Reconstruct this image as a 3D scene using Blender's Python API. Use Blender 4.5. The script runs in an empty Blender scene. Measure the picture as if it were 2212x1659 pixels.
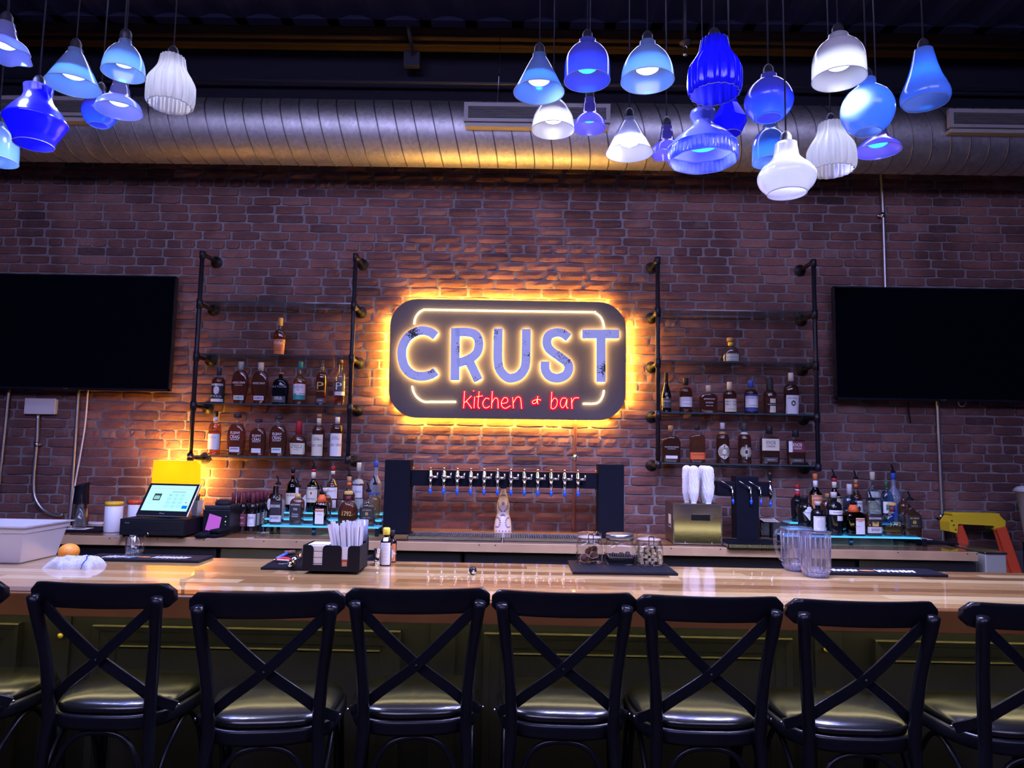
import bpy, bmesh, math, random
from mathutils import Vector, Matrix
from math import sin, cos, pi, radians, tan
random.seed(7)
SC = bpy.context.scene
COL = SC.collection
# ------------------------------------------------------------------ camera
F_PX, IW, IH = 1534.0, 2212, 1659
EYE = Vector((0, 0, 1.55))
_p, _y, _r = radians(5.5), radians(.45), radians(1.0)
FW = Vector((-sin(_y)*cos(_p), cos(_y)*cos(_p), sin(_p)))
_r0 = Vector((cos(_y), sin(_y), 0)); _u0 = _r0.cross(FW)
RT = (cos(_r)*_r0 + sin(_r)*_u0).normalized(); UP = RT.cross(FW)
cd = bpy.data.cameras.new('camera'); cam = bpy.data.objects.new('camera', cd); COL.objects.link(cam)
cam.matrix_world = Matrix(((RT.x, UP.x, -FW.x, EYE.x), (RT.y, UP.y, -FW.y, EYE.y), (RT.z, UP.z, -FW.z, EYE.z), (0, 0, 0, 1)))
cd.sensor_width = 36; cd.lens = F_PX/IW*36; cd.clip_start = .05
SC.camera = cam
cy = SC.cycles; cy.max_bounces = 5; cy.diffuse_bounces = 1; cy.glossy_bounces = 2; cy.transmission_bounces = 4; cy.transparent_max_bounces = 20; cy.caustics_reflective = False; cy.caustics_refractive = False; cy.adaptive_threshold = .05; cy.use_light_tree = False
# ------------------------------------------------------------------ world, exposure, room fill light
SC.view_settings.view_transform = 'Standard'; SC.view_settings.look = 'None'
SC.view_settings.gamma = 1; SC.view_settings.exposure = .5; SC.view_settings.use_curve_mapping = False
w = bpy.data.worlds.new('world'); SC.world = w; w.use_nodes = True
w.node_tree.nodes['Background'].inputs[0].default_value = (.06, .08, .5, 1)
w.node_tree.nodes['Background'].inputs[1].default_value = .05

def light(name, kind, loc, energy, color, parent=None, **kw):
    d = bpy.data.lights.new(name, kind); d.energy = energy; d.color = color
    for k, v in kw.items():
        if k not in ('rot',): setattr(d, k, v)
    o = bpy.data.objects.new(name, d); COL.objects.link(o); o.location = loc
    if 'rot' in kw: o.rotation_euler = kw['rot']
    if parent: o.parent = parent
    return o
ROOM_COL = (.56, .50, 1.0)
# added area fill lights, unseen above and behind the camera
light('room_fill', 'AREA', (-1.6, -1.2, 4.1), 120, ROOM_COL, rot=(radians(32), 0, radians(-8)), shape='RECTANGLE', size=3.5, size_y=1.6)
light('room_fill', 'AREA', (2.2, -1.2, 4.1), 66, ROOM_COL, rot=(radians(32), 0, radians(8)), shape='RECTANGLE', size=3.0, size_y=1.6)
# long area light over the service aisle, between the bar and the back counter
light('aisle_light', 'AREA', (-.2, 3.55, 3.9), 26, (.52, .52, 1.0), rot=(radians(8), 0, 0), shape='RECTANGLE', size=5.0, size_y=.25)

# ------------------------------------------------------------------ pixel helpers (only to find where a thing stands)
def ray(x, y): return FW*F_PX + RT*(x-IW/2) - UP*(y-IH/2)
def P(x, y, Y):
    d = ray(x, y); return EYE + d*(Y/d.y)
def PZ(x, y, Z):
    d = ray(x, y); return EYE + d*((Z-EYE.z)/d.z)
def depth(v): return (Vector(v)-EYE).dot(FW)
def mpp(v): return depth(v)/F_PX
# ------------------------------------------------------------------ levels
WALL, BBZ, BBF, BARZ, BARF, BARB = 5.20, .995, 4.42, 1.055, 2.45, 3.24
# ------------------------------------------------------------------ materials
M = {}
def nodes(name):
    m = bpy.data.materials.new(name); m.use_nodes = True; M[name] = m
    nt = m.node_tree; b = nt.nodes.get('Principled BSDF'); o = nt.nodes.get('Material Output')
    return m, nt, b, o
def mat(name, col, rough=.5, metal=0, spec=.5, emit=None, es=0, bump=0, bscale=60, coat=0, var=0, vscale=8, trans=0):
    if name in M: return M[name]
    m, nt, b, o = nodes(name)
    b.inputs['Base Color'].default_value = (*col, 1); b.inputs['Roughness'].default_value = rough
    b.inputs['Metallic'].default_value = metal; b.inputs['Specular IOR Level'].default_value = spec
    b.inputs['Coat Weight'].default_value = coat; b.inputs['Coat Roughness'].default_value = .03
    if emit: b.inputs['Emission Color'].default_value = (*emit, 1); b.inputs['Emission Strength'].default_value = es
    if bump or var:
        tc = nt.nodes.new('ShaderNodeTexCoord'); n = nt.nodes.new('ShaderNodeTexNoise'); n.inputs['Scale'].default_value = bscale
        n.inputs['Detail'].default_value = 4; nt.links.new(tc.outputs['Object'], n.inputs['Vector'])
        if bump:
            bp = nt.nodes.new('ShaderNodeBump'); bp.inputs['Strength'].default_value = bump; bp.inputs['Distance'].default_value = .004
            nt.links.new(n.outputs[0], bp.inputs['Height']); nt.links.new(bp.outputs[0], b.inputs['Normal'])
        if var:
            n2 = nt.nodes.new('ShaderNodeTexNoise'); n2.inputs['Scale'].default_value = vscale; nt.links.new(tc.outputs['Object'], n2.inputs['Vector'])
            mx = nt.nodes.new('ShaderNodeMix'); mx.data_type = 'RGBA'
            mx.inputs[6].default_value = (*[c*(1-var) for c in col], 1); mx.inputs[7].default_value = (*[min(1, c*(1+var)) for c in col], 1)
            nt.links.new(n2.outputs[0], mx.inputs[0]); nt.links.new(mx.outputs[2], b.inputs['Base Color'])
    return m
def schlick(nt):
    # edge reflectance that is the same from both sides of a thin shell
    lw = nt.nodes.new('ShaderNodeLayerWeight'); lw.inputs[0].default_value = .5
    p = nt.nodes.new('ShaderNodeMath'); p.operation = 'POWER'; p.inputs[1].default_value = 3.2; nt.links.new(lw.outputs['Facing'], p.inputs[0])
    m = nt.nodes.new('ShaderNodeMath'); m.operation = 'MULTIPLY_ADD'; m.inputs[1].default_value = .75; m.inputs[2].default_value = .06; nt.links.new(p.outputs[0], m.inputs[0])
    return m
def glow(name, col, s):
    if name in M: return M[name]
    m, nt, b, o = nodes(name); nt.nodes.remove(b)
    e = nt.nodes.new('ShaderNodeEmission'); e.inputs[0].default_value = (*col, 1); e.inputs[1].default_value = s
    nt.links.new(e.outputs[0], o.inputs[0]); return m
def glass(name, col=(.95, .97, .98), rough=.03, refl=1.0, body=0.0):
    """thin tinted glass: clear transmission with a mirror-like surface on top"""
    if name in M: return M[name]
    m, nt, b, o = nodes(name); nt.nodes.remove(b)
    t = nt.nodes.new('ShaderNodeBsdfTransparent'); t.inputs[0].default_value = (*col, 1)
    g = nt.nodes.new('ShaderNodeBsdfGlossy'); g.inputs['Roughness'].default_value = rough; g.inputs[0].default_value = (refl, refl, refl, 1)
    f = schlick(nt)
    mx = nt.nodes.new('ShaderNodeMixShader'); nt.links.new(f.outputs[0], mx.inputs[0])
    src = t.outputs[0]
    if body:
        d = nt.nodes.new('ShaderNodeBsdfDiffuse'); d.inputs[0].default_value = (*[c**.6 for c in col], 1)
        m2 = nt.nodes.new('ShaderNodeMixShader'); m2.inputs[0].default_value = body
        nt.links.new(t.outputs[0], m2.inputs[1]); nt.links.new(d.outputs[0], m2.inputs[2]); src = m2.outputs[0]
    nt.links.new(src, mx.inputs[1]); nt.links.new(g.outputs[0], mx.inputs[2]); nt.links.new(mx.outputs[0], o.inputs[0])
    return m
def frosted(name, col, tr=.75):
    if name in M: return M[name]
    m, nt, b, o = nodes(name); nt.nodes.remove(b)
    d = nt.nodes.new('ShaderNodeBsdfDiffuse'); d.inputs[0].default_value = (*col, 1)
    t = nt.nodes.new('ShaderNodeBsdfTranslucent'); t.inputs[0].default_value = (*col, 1)
    m1 = nt.nodes.new('ShaderNodeMixShader'); m1.inputs[0].default_value = tr
    g = nt.nodes.new('ShaderNodeBsdfGlossy'); g.inputs['Roughness'].default_value = .15
    f = schlick(nt)
    m2 = nt.nodes.new('ShaderNodeMixShader')
    L = nt.links.new; L(d.outputs[0], m1.inputs[1]); L(t.outputs[0], m1.inputs[2]); L(f.outputs[0], m2.inputs[0]); L(m1.outputs[0], m2.inputs[1]); L(g.outputs[0], m2.inputs[2]); L(m2.outputs[0], o.inputs[0])
    return m
def tinted(name, cols, attr='tint', rough=.9, bump=.5, bscale=40, metal=0, coat=0, stretch=None, grain=.25):
    """colour ramp picked per piece by a mesh attribute, with fine noise grain"""
    m, nt, b, o = nodes(name); L = nt.links.new
    a = nt.nodes.new('ShaderNodeAttribute'); a.attribute_name = attr
    r = nt.nodes.new('ShaderNodeValToRGB'); cr = r.color_ramp
    while len(cr.elements) < len(cols): cr.elements.new(.5)
    for i, c in enumerate(cols): cr.elements[i].position = i/(len(cols)-1); cr.elements[i].color = (*c, 1)
    tc = nt.nodes.new('ShaderNodeTexCoord'); mp = nt.nodes.new('ShaderNodeMapping')
    if stretch: mp.inputs['Scale'].default_value = stretch
    L(tc.outputs['Object'], mp.inputs[0])
    if stretch:
        cx = nt.nodes.new('ShaderNodeCombineXYZ'); ml = nt.nodes.new('ShaderNodeMath'); ml.operation = 'MULTIPLY'; ml.inputs[1].default_value = 37.0
        L(a.outputs['Fac'], ml.inputs[0]); L(ml.outputs[0], cx.inputs[2]); L(cx.outputs[0], mp.inputs['Location'])
    n = nt.nodes.new('ShaderNodeTexNoise'); n.inputs['Scale'].default_value = bscale; n.inputs['Detail'].default_value = 6; L(mp.outputs[0], n.inputs[0])
    ad = nt.nodes.new('ShaderNodeMath'); ad.operation = 'MULTIPLY_ADD'; ad.inputs[1].default_value = grain; L(n.outputs[0], ad.inputs[0])
    sb = nt.nodes.new('ShaderNodeMath'); sb.operation = 'SUBTRACT'; sb.inputs[1].default_value = grain*.5; L(a.outputs['Fac'], sb.inputs[0]); L(sb.outputs[0], ad.inputs[2])
    L(ad.outputs[0], r.inputs[0]); L(r.outputs[0], b.inputs['Base Color'])
    b.inputs['Roughness'].default_value = rough; b.inputs['Metallic'].default_value = metal; b.inputs['Coat Weight'].default_value = coat; b.inputs['Coat Roughness'].default_value = .02
    if bump:
        bp = nt.nodes.new('ShaderNodeBump'); bp.inputs['Strength'].default_value = bump; bp.inputs['Distance'].default_value = .006
        L(n.outputs[0], bp.inputs['Height']); L(bp.outputs[0], b.inputs['Normal'])
    return m
BLACK = mat('black_paint', (.008, .009, .015), .35, spec=.3, var=.3)
MATTE = mat('matte_black', (.006, .007, .013), .6, spec=.12)
IRON = mat('black_iron', (.016, .017, .03), .38, .4)
STEEL = mat('brushed_steel', (.55, .56, .58), .25, 1, bump=.05, bscale=200)
CHROME = mat('chrome', (.8, .8, .82), .1, 1)
WHITE = mat('white_plastic', (.72, .73, .78), .4)
PAPER = mat('paper_white', (.8, .8, .8), .7)
CLEAR = glass('clear_glass')
# ------------------------------------------------------------------ mesh helpers
def link(name, me, m=None, parent=None, loc=None, smooth=False):
    if m is not None and not me.materials: me.materials.append(m)
    if smooth:
        for p in me.polygons: p.use_smooth = True
    o = bpy.data.objects.new(name, me); COL.objects.link(o)
    if parent: o.parent = parent
    if loc is not None: o.location = loc
    return o
def pyd(name, vs, fs, m, parent=None, smooth=False, loc=None):
    me = bpy.data.meshes.new(name); me.from_pydata([tuple(v) for v in vs], [], fs); me.update()
    return link(name, me, m, parent, loc, smooth)
def tag(o, label, cat, group=None, kind=None):
    if kind: o['kind'] = kind
    o['label'] = label
    if cat: o['category'] = cat
    if group: o['group'] = group
    return o
def thing(name, label, cat, loc=(0, 0, 0), rz=0, group=None):
    o = bpy.data.objects.new(name, None); COL.objects.link(o); o.empty_display_size = .05
    o.location = loc; o.rotation_euler = (0, 0, rz); return tag(o, label, cat, group)
def struct(o): o['kind'] = 'structure'; return o
BOXF = [(0, 1, 3, 2), (4, 6, 7, 5), (0, 4, 5, 1), (2, 3, 7, 6), (0, 2, 6, 4), (1, 5, 7, 3)]
def boxv(x0, x1, y0, y1, z0, z1): return [(x, y, z) for x in (x0, x1) for y in (y0, y1) for z in (z0, z1)]
def box(name, b, m, parent=None, bev=0.0, seg=2, loc=None):
    bm = bmesh.new(); vs = [bm.verts.new(v) for v in boxv(*b)]
    for f in BOXF: bm.faces.new([vs[i] for i in f])
    bmesh.ops.recalc_face_normals(bm, faces=bm.faces)
    if bev: bmesh.ops.bevel(bm, geom=bm.edges[:]+bm.verts[:], offset=bev, segments=seg, affect='EDGES', profile=.5)
    me = bpy.data.meshes.new(name); bm.to_mesh(me); bm.free()
    return link(name, me, m, parent, loc)
def boxes(name, bl, m, parent=None):
    vs, fs = [], []
    for b in bl:
        k = len(vs); vs += boxv(*b); fs += [tuple(i+k for i in f) for f in BOXF]
    o = pyd(name, vs, fs, m, parent); fixn(o); return o
def fixn(o):
    bm = bmesh.new(); bm.from_mesh(o.data); bmesh.ops.recalc_face_normals(bm, faces=bm.faces); bm.to_mesh(o.data); bm.free()
def smooth_path(pts, n=6):
    pts = [Vector(p) for p in pts]; out = []
    for i in range(len(pts)-1):
        p0 = pts[max(i-1, 0)]; p1 = pts[i]; p2 = pts[i+1]; p3 = pts[min(i+2, len(pts)-1)]
        for k in range(n):
            t = k/n
            out.append(.5*((2*p1)+(p2-p0)*t+(2*p0-5*p1+4*p2-p3)*t*t+(3*p1-p0-3*p2+p3)*t**3))
    out.append(pts[-1]); return out
def sweepv(path, rad, n=10, closed=False, flat=None, nrm=None):
    """round (or flat: half-width, half-thickness about nrm) bar along a path"""
    path = [Vector(p) for p in path]; vs, fs = [], []; N = len(path); up = None
    for i, p in enumerate(path):
        a = path[(i-1) % N] if closed else path[max(i-1, 0)]; c = path[(i+1) % N] if closed else path[min(i+1, N-1)]
        t = (c-a)
        t = t.normalized() if t.length > 1e-9 else Vector((0, 0, 1))
        if flat:
            nn = Vector(nrm(p) if callable(nrm) else nrm); u = t.cross(nn).normalized(); v = u.cross(t).normalized()
            hw, ht = flat; hw = hw[i] if isinstance(hw, (list, tuple)) else hw
            c_ = min(.15*hw, .4*ht); q = [(-hw, -ht+c_), (-hw+c_, -ht), (hw-c_, -ht), (hw, -ht+c_), (hw, ht-c_), (hw-c_, ht), (-hw+c_, ht), (-hw, ht-c_)]
            vs += [p+u*x+v*y for x, y in q]; k = 8
        else:
            if up is None: up = Vector((0, 0, 1)) if abs(t.z) < .9 else Vector((1, 0, 0))
            u = t.cross(up).normalized(); v = u.cross(t).normalized(); up = v
            r = rad[i] if isinstance(rad, (list, tuple)) else rad
            vs += [p+u*(r*cos(2*pi*j/n))+v*(r*sin(2*pi*j/n)) for j in range(n)]; k = n
    for i in range(N if closed else N-1):
        i2 = (i+1) % N
        for j in range(k): fs.append((i*k+j, i*k+(j+1) % k, i2*k+(j+1) % k, i2*k+j))
    if not closed: fs.append(tuple(range(k))[::-1]); fs.append(tuple((N-1)*k+j for j in range(k)))
    return vs, fs
def tube(name, path, rad, m, parent=None, n=10, closed=False, smooth=True, flat=None, nrm=None):
    vs, fs = sweepv(path, rad, n, closed, flat, nrm)
    o = pyd(name, vs, fs, m, parent, smooth and not flat); fixn(o); return o
def join(name, parts, m, parent=None, smooth=True):
    vs, fs = [], []
    for v, f in parts:
        k = len(vs); vs += list(v); fs += [tuple(i+k for i in q) for q in f]
    o = pyd(name, vs, fs, m, parent, smooth); fixn(o); return o
def lathev(prof, n=24, ribs=None, cap=(False, False)):
    """prof: (z, r) list"""
    vs, fs = [], []
    for z, r in prof:
        for j in range(n):
            a = 2*pi*j/n; rr = r*(1+(ribs(a, z) if ribs else 0)); vs.append((rr*cos(a), rr*sin(a), z))
    for i in range(len(prof)-1):
        for j in range(n): fs.append((i*n+j, i*n+(j+1) % n, (i+1)*n+(j+1) % n, (i+1)*n+j))
    if cap[0]: fs.append(tuple(range(n))[::-1])
    if cap[1]: fs.append(tuple((len(prof)-1)*n+j for j in range(n)))
    return vs, fs
def lathe(name, prof, m, parent=None, n=24, ribs=None, cap=(True, True), loc=None, smooth=True):
    vs, fs = lathev(prof, n, ribs, cap); o = pyd(name, vs, fs, m, parent, smooth, loc); fixn(o)
    return o
def sharp(o, ang=40):
    me = o.data
    for p in me.polygons: p.use_smooth = True
    try: me.set_sharp_from_angle(angle=radians(ang))
    except Exception: pass
    return o
# ---- lettering from the built-in font, as flat mesh cut to (x, z)
_tc = {}
def textmesh(s):
    if s in _tc: return _tc[s]
    cu = bpy.data.curves.new('t', 'FONT'); cu.body = s; cu.size = 1; cu.align_x = 'CENTER'; cu.resolution_u = 2; cu.fill_mode = 'FRONT'
    ob = bpy.data.objects.new('t', cu); me = ob.to_mesh()
    vs = [(v.co.x, v.co.y) for v in me.vertices]; fs = [tuple(p.vertices) for p in me.polygons]
    ob.to_mesh_clear(); bpy.data.objects.remove(ob); bpy.data.curves.remove(cu)
    if vs:
        x0 = min(v[0] for v in vs); x1 = max(v[0] for v in vs); y0 = min(v[1] for v in vs); y1 = max(v[1] for v in vs)
        vs = [((x-(x0+x1)/2)/max(1e-6, x1-x0), (y-(y0+y1)/2)/max(1e-6, y1-y0)) for x, y in vs]
        _tc[s] = (vs, fs, (x1-x0)/(y1-y0))
    else: _tc[s] = ([], [], 1)
    return _tc[s]
def lettering(s, m, parent, w, h, place, name='lettering'):
    """fits the string into w x h; place(x, z) -> 3D point"""
    vs, fs, _ = textmesh(s)
    return pyd(name, [place(x*w, y*h) for x, y in vs], fs, m, parent)
INKS = {'w': mat('ink_white', (.8, .8, .82), .6), 'k': mat('ink_black', (.02, .02, .025), .6), 'g': mat('ink_gold', (.55, .42, .16), .4),
        'r': mat('ink_red', (.45, .02, .03), .5), 'b': mat('ink_blue', (.03, .08, .35), .5), 'y': mat('ink_yellow', (.75, .55, .08), .5), 'n': mat('ink_grey', (.3, .3, .33), .6)}
# ================================================================== THE SETTING
FLOOR = mat('dark_floor', (.035, .025, .022), .45, var=.4, vscale=2)
struct(box('floor', (-6, 6, -4, 5.5, -.06, 0), FLOOR))
# ---- back wall: mortar bed with every brick standing proud of it
MORTAR = mat('mortar', (.23, .205, .215), .95, bump=.7, bscale=90, var=.35, vscale=12)
BRICK = tinted('brick_clay', [(.075, .042, .046), (.13, .062, .062), (.18, .080, .074), (.215, .098, .088), (.255, .122, .106), (.26, .16, .145)], rough=.9, bump=.4, bscale=45, grain=.5)
# weathering: soft grey lime bloom and soot patches drifting over the courses
nt = BRICK.node_tree; bs = nt.nodes['Principled BSDF']; src = bs.inputs['Base Color'].links[0].from_socket
ge = nt.nodes.new('ShaderNodeNewGeometry'); n1 = nt.nodes.new('ShaderNodeTexNoise'); n1.inputs['Scale'].default_value = 5; n1.inputs['Detail'].default_value = 8; n1.inputs['Roughness'].default_value = .7; nt.links.new(ge.outputs['Position'], n1.inputs[0])
r1 = nt.nodes.new('ShaderNodeValToRGB'); r1.color_ramp.elements[0].position = .54; r1.color_ramp.elements[0].color = (0, 0, 0, 1); r1.color_ramp.elements[1].position = .72; r1.color_ramp.elements[1].color = (.55, .55, .55, 1); nt.links.new(n1.outputs[0], r1.inputs[0])
mx = nt.nodes.new('ShaderNodeMix'); mx.data_type = 'RGBA'; mx.inputs[7].default_value = (.27, .22, .21, 1); nt.links.new(r1.outputs[0], mx.inputs[0]); nt.links.new(src, mx.inputs[6])
n2 = nt.nodes.new('ShaderNodeTexNoise'); n2.inputs['Scale'].default_value = 2.2; n2.inputs['Detail'].default_value = 4; nt.links.new(ge.outputs['Position'], n2.inputs[0])
r2 = nt.nodes.new('ShaderNodeValToRGB'); r2.color_ramp.elements[0].position = .35; r2.color_ramp.elements[0].color = (.55, .55, .58, 1); r2.color_ramp.elements[1].position = .6; r2.color_ramp.elements[1].color = (1.05, 1.05, 1.05, 1); nt.links.new(n2.outputs[0], r2.inputs[0])
m2 = nt.nodes.new('ShaderNodeMix'); m2.data_type = 'RGBA'; m2.blend_type = 'MULTIPLY'; m2.inputs[0].default_value = 1; nt.links.new(mx.outputs[2], m2.inputs[6]); nt.links.new(r2.outputs[0], m2.inputs[7]); nt.links.new(m2.outputs[2], bs.inputs['Base Color'])
wall = struct(box('wall_back', (-4.7, 4.7, WALL+.004, WALL+.2, 0, 4.62), MORTAR))
CH, BH = .0683, .0565
def brick_data(L, rnd):
    """irregular clay brick front: 5 x 3 face with worn, rounded arrises"""
    vs = []; tint = min(1, max(0, rnd.gauss(.52, .17)))
    j = lambda s: rnd.uniform(-s, s)
    nx = 5
    for iz in range(3):
        for ix in range(nx):
            ex = ix in (0, nx-1); ez = iz in (0, 2)
            x = -L/2+L*ix/(nx-1); z = -BH/2+BH*iz/2
            if ex and ez: x *= .965 if L > .15 else .94; z *= .88
            y = -.0065+j(.0017)+(.0028 if ex or ez else 0)
            vs.append((x+j(.0022), y, z+j(.0018)))
    fs = [(iz*nx+ix, iz*nx+ix+1, (iz+1)*nx+ix+1, (iz+1)*nx+ix) for iz in range(2) for ix in range(nx-1)]
    ring = [0, 1, 2, 3, 4, 9, 14, 13, 12, 11, 10, 5]; k = len(vs)
    for i in ring:
        x, y, z = vs[i]; vs.append((x*1.012, .012, z*1.03))
    n = len(ring)
    for i in range(n): fs.append((ring[(i+1) % n], ring[i], k+i, k+(i+1) % n))
    return vs, fs, tint
def brick_mesh(d):
    me = bpy.data.meshes.new('brick'); me.from_pydata(d[0], [], d[1])
    a = me.attributes.new('tint', 'FLOAT', 'POINT'); a.data.foreach_set('value', [d[2]]*len(d[0])); me.materials.append(BRICK); return me
rb = random.Random(3)
STR = [brick_data(rb.uniform(.196, .207), rb) for _ in range(40)]; HED = [brick_data(rb.uniform(.092, .1), rb) for _ in range(24)]
SME = [brick_mesh(d) for d in STR]
spots = []
for c in range(int((4.02-.93)/CH)):
    z = .95+c*CH; header = c % 7 == 3; x = -4.62+rb.uniform(-.1, .1)+(0 if c % 2 else .11)
    while x < 4.6:
        hd = header or rb.random() < .05
        k = rb.randrange(len(HED) if hd else len(STR)); L = .1 if hd else .205
        spots.append((x+L/2, z+rb.uniform(-.0022, .0022), rb.uniform(-.003, .003), hd, k, rb.uniform(-.008, .008), 1))
        x += L+rb.uniform(.009, .015)
def px(v):
    d = Vector(v)-EYE; z = d.dot(FW); return IW/2+F_PX*d.dot(RT)/z, IH/2-F_PX*d.dot(UP)/z
HID = [(-80, 585, 385, 855), (1795, 605, 2300, 875), (835, 640, 1362, 912), (0, 1040, 800, 1300), (820, 990, 890, 1200), (1290, 1000, 1350, 1200), (1430, 1000, 1700, 1200), (1700, 1060, 2000, 1200), (1630, 300, 1860, 430)]
def seen(s):
    if s[3]: return None
    u, v = px((s[0], WALL, s[1]))
    if not (30 < u < 2180 and 385 < v < 1130): return None
    for a, b, c, d in HID:
        if a < u < c and b < v < d: return None
    return -math.hypot(u-1106, v-740)
ranked = sorted([(seen(s), i) for i, s in enumerate(spots) if seen(s) is not None], reverse=True)[:300]
single = {i for _, i in ranked}
rv, rf, rt = [], [], []
for i, (x, z, dy, hd, k, rot, _) in enumerate(spots):
    if i in single:
        o = link('brick', SME[k], None, wall, (x, WALL+dy, z)); o.rotation_euler = (0, rot, 0)
    else:
        vs, fs, t = (HED if hd else STR)[k]; b0 = len(rv); cr, sr = cos(rot), sin(rot)
        rv += [(x+a*cr+c*sr, WALL+dy+b, z-a*sr+c*cr) for a, b, c in vs]; rf += [tuple(q+b0 for q in f) for f in fs]; rt += [t]*len(vs)
o = pyd('bricks', rv, rf, BRICK, wall); a = o.data.attributes.new('tint', 'FLOAT', 'POINT'); a.data.foreach_set('value', rt); o['kind'] = 'stuff'
# ---- ceiling: plank deck by the wall, ribbed soffit nearer
struct(box('wall_back', (-4.7, 4.7, WALL-.01, WALL+.004, 4.03, 4.62), mat('upper_wall_shade', (.008, .009, .026), .8)))  # near-black colour stands in for the shade above the duct
CEIL = mat('ceiling_navy', (.014, .018, .07), .8); PLANK = mat('ceiling_plank', (.035, .022, .02), .7, var=.4, vscale=3)
ceil = struct(box('ceiling', (-6, 6, 4.2, 5.5, 4.63, 4.75), CEIL))
for i in range(6): box('plank', (-4.7, 4.7, 4.72+.083*i, 4.72+.083*i+.074, 4.605+.003*(i % 2), 4.632), PLANK, ceil)
vs, fs = [], []; n = 150
for i in range(n+1):
    z = 4.5 if (i//2) % 2 else 4.53
    for y in (-4, 4.7): vs.append((-6+12*i/n, y, z))
for i in range(n): fs.append((2*i, 2*i+1, 2*i+3, 2*i+2))
k = len(vs); vs += boxv(-6, 6, 4.62, 4.7, 4.5, 4.75); fs += [tuple(q+k for q in f) for f in BOXF]
sof = pyd('ceiling', vs, fs, CEIL); struct(sof)
ROD = mat('painted_conduit', (.03, .035, .06), .5)
tag(tube('ceiling_pipe', [(-4.7, 5.08, 4.30), (4.7, 5.08, 4.30)], .014, ROD), 'thin dark pipe running along the wall above the round duct', 'pipe')
t = thing('ceiling_conduit', 'dark conduit dropping from the ceiling to a square box above the duct', 'conduit', P(890, 130, 5.05))
tube('conduit', [P(880, 40, 4.72)-t.location, P(882, 62, 4.75)-t.location, P(893, 118, 5.02)-t.location], .014, mat('grey_conduit', (.12, .11, .12), .5), t)
box('junction_box', (-.06, .06, -.03, .03, -.06, .06), ROD, t, .004)
# sprinkler
s = P(1480, 98, 4.2); t = thing('sprinkler_head', 'small sprinkler head hanging from the dark ceiling between blue pendants', 'sprinkler', s)
lathe('escutcheon', [(.0, .012), (.012, .035), (.02, .04)], ROD, t, 16)
tube('drop_pipe', [(0, 0, .02), (0, 0, 4.52-s.z)], .012, ROD, t)
join('frame', [sweepv(smooth_path([(0, 0, 0), (.014, 0, -.02), (.012, 0, -.05), (0, 0, -.062), (-.012, 0, -.05), (-.014, 0, -.02), (0, 0, 0)]), .003, 6)], CHROME, t)
lathe('deflector', [(-.066, .016), (-.062, .016)], CHROME, t, 12)
# ------------------------------------------------------------------ spiral duct
GALV = None
def galv():
    m, nt, b, o = nodes('galvanised_steel'); L = nt.links.new
    b.inputs['Metallic'].default_value = 1
    tc = nt.nodes.new('ShaderNodeTexCoord'); n = nt.nodes.new('ShaderNodeTexVoronoi'); n.inputs['Scale'].default_value = 45; L(tc.outputs['Object'], n.inputs[0])
    r = nt.nodes.new('ShaderNodeValToRGB'); r.color_ramp.elements[0].color = (.46, .46, .46, 1); r.color_ramp.elements[1].color = (.62, .62, .62, 1); L(n.outputs['Color'], r.inputs[0]); L(r.outputs[0], b.inputs['Base Color'])
    n2 = nt.nodes.new('ShaderNodeTexNoise'); n2.inputs['Scale'].default_value = 9; L(tc.outputs['Object'], n2.inputs[0])
    mr = nt.nodes.new('ShaderNodeMapRange'); mr.inputs['To Min'].default_value = .42; mr.inputs['To Max'].default_value = .62; L(n2.outputs[0], mr.inputs[0]); L(mr.outputs[0], b.inputs['Roughness'])
    return m
GALV = galv()
def elev(x, y): d = ray(x, y); return math.atan2(d.z, d.y)
e1, e2 = elev(700, 358.5), elev(700, 214); ec = (e1+e2)/2; DY = 4.84; dist = DY/cos(ec); DR = dist*sin((e2-e1)/2); DZ = EYE.z+DY*tan(ec)
duct = thing('round_duct', 'large round galvanised spiral duct running along the top of the brick wall', 'duct', (0, DY, DZ))
def ringpts(r, n=48): return [(0, r*cos(2*pi*j/n), r*sin(2*pi*j/n)) for j in range(n)]
vs, fs = [], []; nseg = 2
for i in range(nseg): vs += [(-4.65+9.3*i/(nseg-1), y, z) for _, y, z in ringpts(DR, 64)]
for j in range(64): fs.append((j, (j+1) % 64, 64+(j+1) % 64, 64+j))
o = pyd('duct_shell', vs, fs, GALV, duct, True); fixn(o)
sv, sf = sweepv([Vector(p)+Vector((-.05*sin(2*pi*j/48), 0, 0)) for j, p in enumerate(ringpts(DR+.001))], .0045, 6, True)
me = bpy.data.meshes.new('duct_seam'); me.from_pydata([tuple(v) for v in sv], [], sf); me.materials.append(mat('seam_steel', (.22, .22, .23), .45, 1))
for p in me.polygons: p.use_smooth = True
x = -4.6
while x < 4.6: link('duct_seam', me, None, duct, (x, 0, 0)); x += .129
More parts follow.
